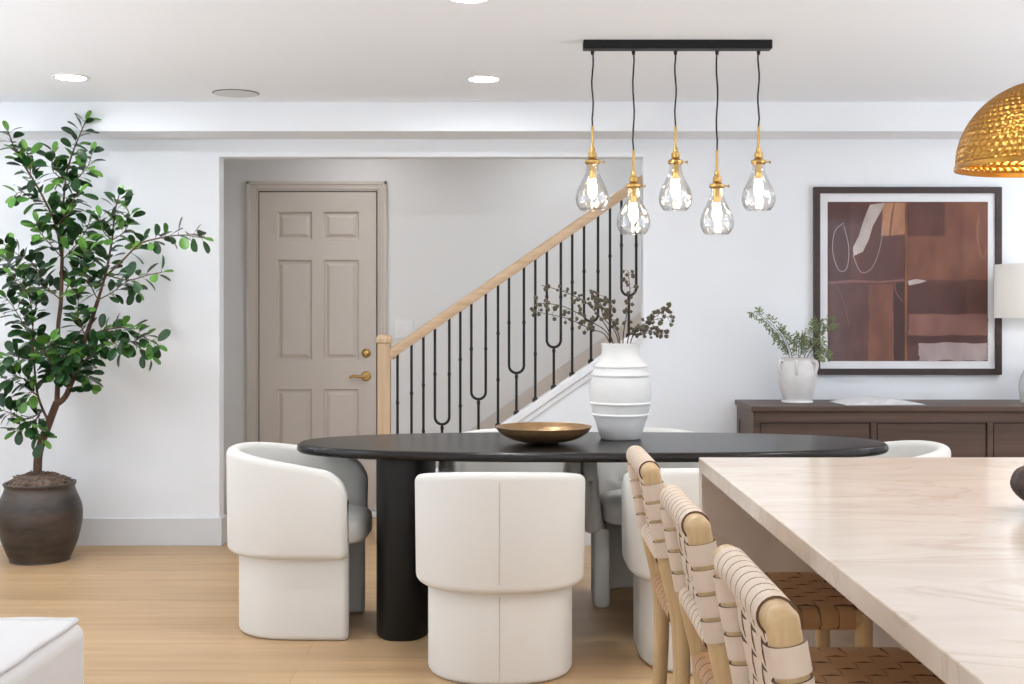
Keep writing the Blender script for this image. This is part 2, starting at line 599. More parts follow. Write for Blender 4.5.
# light switch
def light_switch():
    s = HB / F
    c = at(404, 328.5, HB)
    r = empty('light_switch', (c.x, HB, c.z))
    tag(r, 'white double rocker light switch on the hall wall beside the door', 'light switch')
    wp = MB().box(-.058, .058, -.007, 0, -.06, .06).build('wall_plate', M['white_plastic'], r, smooth=False, bevel=.003)
    for dx in (-.024, .024):
        b = MB()
        b.add([(dx - .017, -.0085, -.034), (dx + .017, -.0085, -.034), (dx + .017, -.013, .034), (dx - .017, -.013, .034),
               (dx - .017, -.004, -.034), (dx + .017, -.004, -.034), (dx + .017, -.004, .034), (dx - .017, -.004, .034)],
              [(0, 1, 2, 3), (7, 6, 5, 4), (0, 4, 5, 1), (1, 5, 6, 2), (2, 6, 7, 3), (3, 7, 4, 0)])
        b.build('rocker', M['white_plastic'], wp, smooth=False, bevel=.0015)


light_switch()


# ------------------------------------------------------------------ staircase and railing
def staircase():
    r = empty('staircase', (-0.62, W + WT + .004, 0))
    tag(r, 'white sided staircase rising to the right behind the iron railing', 'staircase')
    ox, oy = -0.62, W + WT + .004
    run, rise = .261, .18
    for k in range(8):
        x = run * k
        b = MB()
        b.box(x, x + .02, .004, HB - oy - .022, rise * k, rise * (k + 1) - .03, 1)
        b.box(x - .025, x + run + .02, .004, HB - oy - .022, rise * (k + 1) - .03, rise * (k + 1), 0)
        b.build('step', [M['oak'], M['trim']], r, smooth=False, bevel=.004)
    # skirt board on the far wall
    pts = [(-.12, 0), (-.12, .22), (2.2, .22 + SL * 2.32), (2.2, SL * 2.2)]
    n = prism_y(pts, HB - oy - .02, HB - oy - .002)
    n.build('skirt_board', M['skirt'], r, smooth=False)


    # sloping cap on the knee wall belongs to the wall
    x0, x1 = NX + .004, OX1 - .002
    c = prism_y([(x0, capz(x0) - .05), (x1, capz(x1) - .05), (x1, capz(x1)), (x0, capz(x0))], W - .022, W + WT + .002)
    tag(c.build('trim_2', M['trim'], smooth=False, bevel=.006), kind='structure')
    c = prism_y([(x0, capz(x0) - .085), (x1, capz(x1) - .085), (x1, capz(x1) - .05), (x0, capz(x0) - .05)], W - .012, W)
    tag(c.build('trim_3', M['trim'], smooth=False, bevel=.004), kind='structure')


staircase()


def railing():
    Yb = W + WT / 2
    s = Yb / F
    nx = (384.3 - CX) * s
    r = empty('stair_railing', (nx, Yb, 0))
    tag(r, 'oak handrail and newel post with black iron tuning-fork balusters', 'stair railing')

    def loc(x):
        return x - nx

    def railz(x):   # underside of the handrail
        return 1.437 + SL * (x + .0756)
    # newel: square post with small cap
    b = MB()
    h = .035
    b.loft([[Vector((sx * a, sy * a, z)) for sx, sy in ((-1, -1), (1, -1), (1, 1), (-1, 1))] for a, z in
            ((h + .012, 0), (h + .012, .14), (h, .152), (h, 1.115))])
    post = b.build('newel_post', M['oakz'], r, smooth=False, bevel=.004)
    b = MB()
    b.loft([[Vector((sx * a, sy * a, z)) for sx, sy in ((-1, -1), (1, -1), (1, 1), (-1, 1))] for a, z in
            ((.038, 1.115), (.043, 1.122), (.043, 1.14), (.036, 1.156), (.02, 1.163))])
    b.build('newel_cap', M['oakz'], post, smooth=False, bevel=.003)
    # handrail profile swept along the slope
    xa, xb = nx + h, OX1 - .002
    prof = [(-.026, 0), (.026, 0), (.029, .012), (.031, .03), (.026, .046), (.014, .055), (-.014, .055), (-.026, .046), (-.031, .03), (-.029, .012)]
    rings = []
    for x in (xa, xb):
        rings.append([Vector((loc(x), py, railz(x) + pz * 1.2)) for py, pz in prof])
    hr = MB().loft(rings).build('handrail', M['oak'], r, angle=50)
    MB().tube([(loc(xa) - .002, 0, railz(xa) + .03), (loc(xa) + .012, 0, railz(xa) + .038)], .034, 20).build('rail_rosette', M['oakz'], hr)
    rad = .0075

    def knuckle(b, x, z):
        b.lathe([(0.0, -.012), (rad * .95, -.012), (.0095, -.004), (.0095, .004), (rad * .95, .012), (0, .012)], 12, (x, 0, z))

    def shoe(b, x):
        z = capz(x)
        b.lathe([(0, -.012), (.017, -.012), (.017, .006), (.011, .016), (0, .016)], 12, (loc(x), 0, z))

    for px in (397.5, 411.5, 423.4, 460.3, 498, 535.3, 572.2, 610):
        x = (px - CX) * s
        b = MB()
        b.tube([(loc(x), 0, capz(x) - .005), (loc(x), 0, railz(x) + .008)], rad, 10)
        for f_ in (.33, .66):
            knuckle(b, loc(x), capz(x) + (railz(x) - capz(x)) * f_)
        shoe(b, x)
        b.build('baluster', M['iron'], r)
    for pa, pb in ((434.9, 449.3), (471.3, 485.7), (509, 523.9), (546.8, 560.8), (584, 598), (621.4, 636.2)):
        x1, x2 = (pa - CX) * s, (pb - CX) * s
        xm = (x1 + x2) / 2
        rr = (x2 - x1) / 2
        zu = capz(xm) + .225          # bottom of the U
        b = MB()
        pts = [(loc(x1), 0, railz(x1) + .008)]
        for k in range(13):
            a = PI + PI * k / 12
            pts.append((loc(xm) + rr * math.cos(a), 0, zu + rr + rr * math.sin(a)))
        pts.append((loc(x2), 0, railz(x2) + .008))
        b.tube(pts, rad, 10)
        b.tube([(loc(xm), 0, capz(xm) - .005), (loc(xm), 0, zu)], rad, 10)
        knuckle(b, loc(xm), zu - .02)
        for x in (x1, x2):
            knuckle(b, loc(x), zu + .28)
        shoe(b, xm)
        b.build('baluster', M['iron'], r)


railing()


# ------------------------------------------------------------------ ceiling fittings
def downlight(x, y, label, group='recessed ceiling lights', lens='downlight'):
    r = empty('recessed_light', (x, y, CEIL if y > 5.235 else CEILN))
    tag(r, label, 'ceiling light', group)
    MB().lathe([(.066, -.001), (.068, -.006), (.084, -.005), (.088, 0)], 40).build('trim_ring', M['white_plastic'], r)
    MB().lathe([(0, -.0035), (.066, -.0035), (.066, -.001), (0, -.001)], 40).build('lens', M[lens], r)


downlight(-2.08, 6.04, 'round lit recessed light in the ceiling above the potted tree')
downlight(-0.133, 6.08, 'round lit recessed light in the ceiling left of the black pendant bar')
downlight(-0.15, 4.46, 'recessed ceiling light half cut off by the top edge of the photo')


def plain_downlight(x, y, k, lens='downlight'):
    downlight(x, y, 'recessed ceiling light out of view, ' + k, lens=lens)


plain_downlight(3.2, 6.05, 'beyond the sideboard')
plain_downlight(-3.45, 6.0, 'added to brighten the wall beyond the potted tree')  # unseen lamp added to lighten the left part of the wall
plain_downlight(-2.08, 4.4, 'over the floor left of the dining table')
plain_downlight(1.9, 4.4, 'right of the dining table')
plain_downlight(0.4, 2.5, 'over the kitchen stools')
plain_downlight(2.2, 2.5, 'over the far side of the island')
plain_downlight(-0.95, 7.62, 'added to brighten the stair hall in front of the door', 'hallfill')  # both hall lamps are added fill, unseen from the camera
plain_downlight(0.3, 7.62, 'added to brighten the stair hall over the stairs', 'hallfill')

r = empty('ceiling_speaker', (-1.40, 6.49, CEIL))
tag(r, 'flat round white speaker grille flush in the ceiling', 'ceiling speaker')
MB().lathe([(0, -.006), (.1, -.006), (.112, -.005), (.112, -.001), (0, -.001)], 48).build('grille', M['speaker'], r)
MB().lathe([(.113, -.0005), (.113, -.003), (.116, -.003), (.1165, -.0005)], 48).build('rim', M['gap'], r)


# ------------------------------------------------------------------ linear pendant over the table
def pendant():
    Y = 5.2
    s = Y / F
    xs = [(p - CX) * s for p in (592.5, 633.5, 675.5, 717, 758.5)]
    cx = (583 + 771) / 2
    cx = (cx - CX) * s
    r = empty('linear_pendant_light', (cx, Y, CEILN))
    tag(r, 'black bar pendant light with five clear glass teardrop shades over the table', 'pendant light')
    MB().box(-.382, .382, -.03, .03, -.036, 0).build('canopy', M['black_metal'], r, smooth=False, bevel=.003)
    for i, x in enumerate(xs):
        lx = x - cx
        dy = 24 * s if i % 2 else 0.0          # the second and fourth hang lower
        zst = CH + (310 - 126) * s - CEILN - dy   # top of brass stem
        zsk = CH + (310 - 150) * s - CEILN - dy   # bottom of stem
        zgt = CH + (310 - 164) * s - CEILN - dy   # top of glass
        zgb = CH + (310 - 210.5) * s - CEILN - dy
        b = MB()
        n = 10
        pts = [(lx + .003 * math.sin(k * 1.1 + i) * (0 if k in (0, n) else 1), 0, -.04 + (zst + .04) * k / n) for k in range(n + 1)]
        b.tube(pts, .0034, 8)
        b.lathe([(0, -.056), (.006, -.056), (.008, -.042), (0, -.042)], 14, (lx, 0, 0))
        b.build('cord', M['cord'], r)
        b = MB()
        b.lathe([(0, zst), (.0055, zst), (.0055, zsk), (.0, zsk)], 14, (lx, 0, 0))
        b.build('stem', M['brass'], r)
        g = zgt
        b = MB()
        b.lathe([(0, zsk + .012), (.008, zsk + .012), (.011, zsk), (.011, zsk - .008), (.0165, zsk - .012), (.0175, zsk - .03), (.013, zsk - .034),
                 (.03, g + .014), (.031, g + .004), (.026, g - .002), (.016, g - .004), (.014, g - .055), (.012, g - .06), (0, g - .06)], 26, (lx, 0, 0))
        b.tube([(lx + .026, 0, g + .008), (lx + .046, 0, g + .008)], .0025, 8)
        b.tube([(lx + .044, 0, g + .008), (lx + .049, 0, g + .008)], .006, 10)
        sk = b.build('socket', M['brass'], r)
        H = zgt - zgb
        k = lambda f_, rr: (rr, zgt - H * f_)
        outer = prof_spline([k(-.04, .0245), k(.06, .0245), k(.2, .029), k(.38, .044), k(.56, .061), (.0675, zgt - H * .72), k(.84, .0655), k(.95, .056), k(1, .047)], 5)
        inner = [(rr - .0022, z) for rr, z in reversed(outer)]

        def facet(a, z):
            return 1 + .012 * math.cos(12 * a)
        b = MB()
        b.lathe(outer + inner + [outer[0]], 72, (lx, 0, 0), fr=facet)
        b.build('glass_shade', M['glass'], r)
        b = MB()
        z0 = g - .058
        b.lathe(prof_spline([(0, z0 - .085), (.006, z0 - .083), (.0165, z0 - .066), (.019, z0 - .045), (.016, z0 - .02), (.010, z0 - .002), (.0, z0)], 4), 20, (lx, 0, 0))
        b.build('bulb', M['bulb'], sk)


pendant()


# hammered brass dome over the island
def dome():
    Y, X, Rr = 2.95, 1.237, 0.205
    z0 = CH + 141.5 * Y / F
    r = empty('dome_pendant_light', (X, Y, CEILN))
    tag(r, 'hammered brass dome pendant light hanging above the stone island', 'pendant light')
    rows, cols, q = 20, 64, 4
    H = .205
    zc = z0 - CEILN
    rings = []
    nr = rows * q
    band = .011
    seg = cols * q

    def dimple(u, v):
        return -(.5 - .5 * math.cos(2 * PI * u)) * (.5 - .5 * math.cos(2 * PI * v))
    vs, fs = [], []
    ring_r = []
    for i in range(nr + 1):
        t = i / nr * (PI / 2 * .93)
        ring_r.append((math.cos(t), math.sin(t), i))
    allr = [(1.0, -band / H - .0, None), (1.012, -band / H, None), (1.012, -.004 / H, None)]
    prof = []
    for i, (c, s_, idx) in enumerate(ring_r):
        row = []
        r_i = idx // q
        for k in range(seg):
            a = 2 * PI * (k + (r_i % 2) * q / 2) / seg
            d = 0.0
            if c > .1:
                d = .006 * dimple((idx % q) / q, (k % q) / q)
            rr = Rr + d * 1.0
            row.append(Vector((rr * c * math.cos(a), rr * c * math.sin(a), zc + band + (H + d - band) * s_)))
        prof.append(row)
    # lower smooth band, outer then inner
    def circ(rad, z):
        return [Vector((rad * math.cos(2 * PI * k / seg), rad * math.sin(2 * PI * k / seg), z)) for k in range(seg)]
    b = MB()
    b.loft([circ(Rr + .002, zc), circ(Rr + .0025, zc + .004), circ(Rr + .002, zc + band)] + prof, caps=False)
    inner = []
    for row in prof:
        cen = Vector((0, 0, zc + band))
        inner.append([cen + (p - cen) * .985 for p in row])
    b.loft([circ(Rr + .002, zc), circ(Rr - .002, zc), circ(Rr - .003, zc + band)] + inner, caps=False)
    b.build('shade', M['hammered'], r, angle=80)
    top = zc + H
    MB().lathe([(0, top + .07), (.012, top + .07), (.018, top + .05), (.02, top + .012), (.036, top + .004), (.036, top - .012), (0, top - .012)], 28).build('shade_cap', M['brass'], r)
    MB().tube([(0, 0, top + .06), (0, 0, -.02)], .006, 12).build('stem', M['brass'], r)
    MB().lathe([(0, -.025), (.05, -.025), (.06, -.015), (.06, 0), (0, 0)], 32).build('canopy', M['brass'], r)
    sk = MB().lathe([(0, top - .01), (.018, top - .01), (.018, top - .06), (0, top - .06)], 20).build('socket', M['brass'], r)
    MB().lathe(prof_spline([(0, top - .15), (.018, top - .145), (.03, top - .118), (.024, top - .085), (.014, top - .06), (0, top - .058)], 5), 24).build('bulb', M['domebulb'], sk)


dome()


# ------------------------------------------------------------------ dining table
TX, TY, TZ = .333, 5.345, .75


def dining_table():
    r = empty('dining_table', (TX, TY, 0))
    tag(r, 'long oval black wood dining table on two rounded pedestals', 'dining table')
    A, B, N = 1.227, .44, 2.35
    seg = 128
    prof = [(.03, .712), (.012, .714), (.003, .72), (0, .729), (.0015, .738), (.006, .746), (.014, .75), (.03, .7505)]
    b = MB()
    b.loft([superell(A - i, B - i, N, seg, z) for i, z in prof])
    b.build('tabletop', M['black_wood'], r, angle=50)
    for x in (-.772, .77):
        b = MB()
        b.loft([superell(.115 - i, .33 - i, 2.9, 64, z, (x, 0)) for i, z in ((.006, 0), (0, .006), (0, .712))])
        b.build('pedestal', M['black_post'], r, angle=60)


dining_table()


# ------------------------------------------------------------------ barrel dining chairs
def u_path(hw, back, front, n_arc=28, n_arm=8, pw=2.3):
    """U seen from above: open to +y; returns points from left front round the back to right front"""
    pts = []
    yc = -back + hw * .98
    for k in range(n_arm):
        pts.append(Vector((-hw, front + (yc - front) * k / n_arm)))
    for k in range(n_arc + 1):
        a = PI + PI * k / n_arc
        ct, st = math.cos(a), math.sin(a)
        pts.append(Vector((hw * math.copysign(abs(ct) ** (2 / pw), ct), yc - (yc + back) * abs(st) ** (2 / pw))))
    for k in range(1, n_arm + 1):
        pts.append(Vector((hw, yc + (front - yc) * k / n_arm)))
    return pts


def u_shell(hw, back, front, th, zb, ztop, rc, lean=0.0, pw=2.3, round_front=.03, drop=.1, taper=0.0):
    """upholstered shell lofted along the U. hw/back are outer sizes; ztop(yfrac) gives the top height"""
    P = u_path(hw - th / 2, back - th / 2, front, pw=pw)
    # extra closely spaced stations near both front ends for a rounded end
    n = len(P)
    L = [0]
    for a, c in zip(P[:-1], P[1:]):
        L.append(L[-1] + (c - a).length)
    tot = L[-1]

    def sample(d):
        d = min(max(d, 0), tot)
        for i in range(n - 1):
            if d <= L[i + 1] + 1e-9:
                f_ = (d - L[i]) / max(L[i + 1] - L[i], 1e-9)
                return P[i].lerp(P[i + 1], f_)
        return P[-1]
    st = [0, .003, .008, .015, .024, .035, .05, .07, .09, .11, .13]
    mid = [.13 + (tot - .26) * k / 44 for k in range(1, 44)]
    D = st + mid + [tot - v for v in reversed(st)]
    rings = []
    for d in D:
        p = sample(d)
        q0, q1 = sample(d - .004), sample(d + .004)
        t = (q1 - q0).normalized()
        nrm = Vector((t.y, -t.x))       # outward
        if nrm.dot(p - Vector((0, 0.05))) < 0:
            nrm = -nrm
        e = min(d, tot - d)
        # thickness shrinks in a quarter round at the ends
        if e < round_front:
            f_ = math.sqrt(max(1 - (1 - e / round_front) ** 2, 0))
        else:
            f_ = 1.0
        t2 = th / 2 * (.25 + .75 * f_)
        zt = ztop(p.y)
        if e < drop:
            k = 1 - e / drop
            zt -= drop * (1 - math.sqrt(max(1 - k * k, 0)))
        zlo = zb + (round_front * (1 - f_) * .6)
        rr = min(rc, t2 * .95)
        ring = []
        for cxs, czs, a0 in ((1, -1, -90), (1, 1, 0), (-1, 1, 90), (-1, -1, 180)):
            for k in range(5):
                a = R(a0 + 90 * k / 4)
                u = cxs * (t2 - rr) + rr * math.cos(a)
                z = (zt - rr if czs > 0 else zlo + rr) + rr * math.sin(a)
                # lean: the shell widens towards the top
                o = u + lean * (z - zb)
                if cxs < 0:      # the inner face leans out so the rim is thinner
                    o += taper * max((z - zb) / (zt - zb), 0) ** 1.5
                ring.append(Vector((p.x + nrm.x * o, p.y + nrm.y * o, z)))
        rings.append(ring)
    return MB().loft(rings)


def make_chair():
    r = empty('dining_chair')
    b_, f_ = .295, .235

    def zt(y):
        t = (y + b_) / (b_ + f_)
        return .749 - .092 * max(t, 0) ** 1.1
    up = u_shell(.306, b_, f_, .085, .325, zt, .026, lean=.012, taper=.026)
    up = up.build('backrest', M['fabric'], r, angle=60)
    lo = u_shell(.262, b_ - .045, f_ - .005, .07, .0, lambda y: .345, .022, lean=0.0, drop=.004, round_front=.02)
    lo = lo.build('base', M['fabric'], r, angle=60)
    # seat cushion: rounded D
    seg = 72

    def ring(ins, z):
        out = []
        for k in range(seg):
            a = 2 * PI * k / seg
            ct, st = math.cos(a), math.sin(a)
            n = 4.2 if st > 0 else 2.3
            hx, hy = .222 - ins, (.27 if st > 0 else .215) - ins
            out.append(Vector((hx * math.copysign(abs(ct) ** (2 / n), ct), .01 + hy * math.copysign(abs(st) ** (2 / n), st), z)))
        return out
    pr = [(.05, .366), (.012, .368), (.003, .374), (0, .386), (0, .438), (.004, .453), (.016, .464), (.05, .472), (.14, .476)]
    MB().loft([ring(i, z) for i, z in pr]).build('seat', M['fabric'], r, angle=70)
    # welted seam down the middle of the back
    s1 = MB()
    s1.tube([(0, -b_ - .0005 - .012 * (z - .325), z) for z in (.36, .45, .55, .65, .712)], .0022, 6)
    s1.build('seam', M['seam'], up)
    s1 = MB()
    s1.tube([(0, -b_ + .0445, z) for z in (.02, .1, .2, .31)], .0022, 6)
    s1.build('seam', M['seam'], lo)
    return r


chair0 = make_chair()
CH_SPOTS = [
    (-.043, 4.665, 0, 'cream barrel dining chair with its back to us, left of the stools'),
    (.735, 4.78, 0, 'cream barrel dining chair with its back to us, partly behind the woven stools'),
    (-.868, 5.285, R(-91.5), 'cream barrel dining chair at the left end of the black table'),
    (-.010, 5.755, R(180), 'cream barrel dining chair across the table, hidden behind the front chair and bowl'),
    (.62, 5.80, R(180), 'cream barrel dining chair across the table, behind the tall white vase'),
    (1.515, 5.36, R(90), 'cream barrel dining chair at the right end of the table, only its top showing'),
]
for i, (x, y, rz, lab) in enumerate(CH_SPOTS):
    c = chair0 if i == 0 else copy_tree(chair0)
    c.location = (x, y, 0)
    c.rotation_euler = (0, 0, rz)
    tag(c, lab, 'chair', 'cream chairs around the dining table')


# ------------------------------------------------------------------ things on the table
def bowl():
    r = empty('bowl', at(543.5, 446, 5.28))
    r.location.z = TZ + .0005
    out = prof_spline([(0, .002), (.05, .001), (.07, .004), (.125, .016), (.176, .040), (.200, .07)], 6)
    inn = prof_spline([(.197, .07), (.168, .044), (.115, .022), (.06, .012), (0, .01)], 6)
    b = MB().lathe(out + inn, 72)
    o = b.build('bowl', M['bronze'], smooth=True, angle=60)
    o.location = r.location
    bpy.data.objects.remove(r)
    o.name = 'bowl'
    tag(o, 'wide shallow bronze metal bowl on the dining table', 'bowl')


bowl()
VX, VY = .463, 5.46


def vase():
    p = [(0, .004), (.078, 0), (.087, .006), (.105, .067), (.117, .1), (.1225, .101), (.1235, .106), (.119, .111), (.126, .148), (.1325, .15), (.1335, .155), (.129, .16),
         (.133, .2), (.129, .24), (.121, .268), (.1265, .27), (.1275, .275), (.1215, .28), (.112, .305), (.1165, .307), (.117, .311), (.109, .316), (.101, .327), (.087, .343), (.0815, .36), (.08, .38), (.0808, .4),
         (.0835, .406), (.0775, .408), (.0735, .40), (.071, .375), (.075, .35), (.1, .3), (.118, .2), (.1, .07), (.08, .02), (0, .015)]
    o = MB().lathe(p, 72).build('vase', M['vase'], angle=40)
    o.location = (VX, VY, TZ + .0005)
    tag(o, 'tall ribbed matte white ceramic vase on the dining table', 'vase')


vase()


def pod(b, c, rad, rnd):
    """small lobed seed pod"""
    n = 5
    vs, fs = [], []
    mt = Matrix.Translation(c) @ Euler((rnd.uniform(0, 6), rnd.uniform(0, 6), rnd.uniform(0, 6))).to_matrix().to_4x4()
    p = MB()
    p.lathe([(0, -rad), (rad * .6, -rad * .75), (rad, -.1 * rad), (rad * .8, rad * .55), (rad * .25, rad * .75), (0, rad * .5)], 10, fr=lambda a, z: 1 + .22 * math.cos(n * a))
    b.add(p.v, p.f, 1, mt)


def dried_branch(pts, label, seed, side=2):
    rnd = random.Random(seed)
    base = Vector((VX, VY, TZ + .05))
    P = spline([Vector(p) for p in pts], 8)
    stem, pods = MB(), MB()
    n = len(P)
    stem.tube(P, [.0028 - .0016 * i / n for i in range(n)], 6)
    i0 = int(n * .45)
    for i in range(i0, n):
        if rnd.random() < .15:
            continue
        d = (P[min(i + 1, n - 1)] - P[i - 1]).normalized()
        for _ in range(1 if rnd.random() < .5 else 2):
            off = Vector((rnd.uniform(-1, 1), rnd.uniform(-1, 1), rnd.uniform(-1, 1)))
            off -= d * off.dot(d) * .6
            off = off.normalized() * rnd.uniform(.012, .034)
            e = P[i] + off
            stem.tube([P[i], P[i].lerp(e, .5) + Vector((0, 0, .002)), e], .0009, 4)
            for q in range(rnd.choice((1, 1, 1, 2))):
                pod(pods, e + Vector((rnd.uniform(-.006, .006), rnd.uniform(-.006, .006), rnd.uniform(-.006, .006))), rnd.uniform(.006, .0098), rnd)
    r = empty('dried_branch', P[0])
    tag(r, label, 'branch', 'dried seed pod branches in the tall white vase')
    for m_ in (stem, pods):
        m_.v = [p - P[0] for p in m_.v]
        m_.mi = [0] * len(m_.mi)
    stem.build('twig', M['twig'], r)
    pods.build('foliage', M['pod'], r)  # the dried seed pods, merged into one mesh
    return r


def bp(x, y, dy):
    p = at(x, y, VY + dy)
    return p


def neck(dx, dy=0.0):
    return [Vector((VX - dx * .35, VY - dy, TZ + .06)), Vector((VX + dx, VY + dy, TZ + .408))]


BR = [
    (neck(-.035, -.02) + [bp(588, 320, -.05), bp(562, 306, -.1), bp(535, 303, -.14)], 'dried seed pod branch reaching farthest left, middle height, in the tall white vase'),
    (neck(-.045, .02) + [bp(590, 329, .05), bp(565, 318, .1), bp(532, 311, .12)], 'dried seed pod branch drooping lowest on the left of the tall white vase'),
    (neck(-.03, .03) + [bp(592, 308, .06), bp(570, 294, .1), bp(541, 285, .15)], 'dried seed pod branch rising to the upper left from the tall white vase'),
    (neck(-.01, -.03) + [bp(604, 318, -.04), bp(600, 302, -.06), bp(595, 291, -.08)], 'short dried seed pod branch standing upright left of the vase centre'),
    (neck(.0, .03) + [bp(613, 325, .03), bp(610, 310, .05), bp(611, 300, .06)], 'shortest dried seed pod branch in the middle of the tall white vase'),
    (neck(.01, .0) + [bp(626, 318, -.02), bp(630, 295, -.03), bp(628, 271, -.03)], 'tallest dried seed pod branch rising straight above the tall white vase'),
    (neck(.04, -.02) + [bp(640, 330, -.04), bp(655, 317, -.06), bp(671, 306, -.08)], 'dried seed pod branch rising to the upper right from the tall white vase'),
    (neck(.045, .03) + [bp(641, 335, .05), bp(655, 332, .08), bp(668, 334, .1)], 'dried seed pod branch bending lowest on the right of the tall white vase'),
    (neck(.03, .01) + [bp(634, 332, 0.0), bp(648, 322, .02), bp(672, 316, .03)], 'dried seed pod branch reaching right at middle height from the tall white vase'),
]
for i, (p, lab) in enumerate(BR):
    dried_branch(p, lab, 40 + i)


# ------------------------------------------------------------------ kitchen island
IX, IZ = .488, .915
IF = 3.345


def island():
    r = empty('kitchen_island', (IX, IF, 0))
    tag(r, 'kitchen island with beige veined stone top and waterfall end', 'kitchen island')
    L, D, t = 3.0, 1.15, .037
    MB().box(0, D, -L, 0, IZ - t, IZ).build('countertop', M['quartz'], r, smooth=False, bevel=.0025)
    MB().box(0, D, -.045, 0, 0, IZ - t).build('waterfall_end', M['quartz'], r, smooth=False, bevel=.002)
    b = MB()
    b.box(.42, D - .03, -L + .03, -.0455, .1, IZ - t - .0005)
    b.box(.48, D - .08, -L + .05, -.0455, 0, .1)
    b.build('cabinet', M['cabinet'], r, smooth=False, bevel=.003)
    for k in range(4):
        y0 = -.08 - k * .72
        c = MB()
        c.box(.405, .42, y0 - .70, y0, .12, IZ - t - .02)
        c.build('cabinet_panel', M['cabinet'], r, smooth=False, bevel=.003)


island()


def island_bowl():
    p = [(0, 0), (.06, .0), (.085, .004), (.13, .024), (.15, .05), (.142, .076), (.12, .086), (.112, .07), (.105, .04), (.07, .016), (0, .012)]

    def fr(a, z):
        return 1 + .075 * (abs(math.sin(11 * (a + z * 11))) - .5)
    o = MB().lathe(prof_spline(p, 5), 200, fr=fr).build('bowl', M['carved'], angle=80)
    o.location = (1.10, 2.40, IZ + .0005)
    tag(o, 'dark brown carved bowl with swirling ridges on the stone island', 'bowl')


island_bowl()


# ------------------------------------------------------------------ woven counter stools
def ribbon(b, pts, width_dir, width, th=.0034):
    """closed strap loop: pts is the centre line, width along width_dir"""
    n = len(pts)
    wd = Vector(width_dir).normalized() * (width / 2)
    rings = []
    for i in range(n):
        t = (pts[(i + 1) % n] - pts[i - 1]).normalized()
        nr = t.cross(wd).normalized() * (th / 2)
        rings.append([pts[i] - wd - nr, pts[i] + wd - nr, pts[i] + wd + nr, pts[i] - wd + nr])
    b.loft(rings, closed=True)
    for q in range(len(b.mi) - 4 * n, len(b.mi)):
        if (q - (len(b.mi) - 4 * n)) % 4 in (1, 3):
            b.mi[q] = 1


def weave(b, O, U, V, lu, lv, nu, nv, wu, wv, rad, offu, offv):
    """woven double layer between four round rails. O corner, U/V unit axes, straps along U sit at nv places across V."""
    U, V = Vector(U).normalized(), Vector(V).normalized()
    Nn = U.cross(V).normalized()
    amp = .0024

    def strap(axis, cross, length, pos, crossings, width, par):
        # straight layer points at +rad and -rad, half circles about both rails
        front, back = [], []
        for j, c in enumerate(crossings):
            sgn = 1 if (j + par) % 2 == 0 else -1
            front.append((c, rad + amp * sgn + .001))
            back.append((c, -(rad + amp * -sgn + .001)))
        pts = []
        ra = rad + .0022
        base = O + cross * pos
        for (a, h) in front:
            pts.append(base + axis * a + Nn * h)
        for k in range(1, 8):
            an = PI / 2 - PI * k / 8
            pts.append(base + axis * (length + ra * math.cos(an)) + Nn * ra * math.sin(an))
        for (a, h) in reversed(back):
            pts.append(base + axis * a + Nn * h)
        for k in range(1, 8):
            an = -PI / 2 - PI * k / 8
            pts.append(base + axis * (ra * math.cos(an)) + Nn * ra * math.sin(an))
        ribbon(b, pts, cross, width)
    pu = [offu + (lu - 2 * offu) * (k + .5) / nu for k in range(nu)]   # positions along U of the V-straps
    pv = [offv + (lv - 2 * offv) * (k + .5) / nv for k in range(nv)]
    for i, v_ in enumerate(pv):
        strap(U, V, lu, v_, pu, wv, i)
    for i, u_ in enumerate(pu):
        strap(V, U, lv, u_, pv, wu, i + 1)


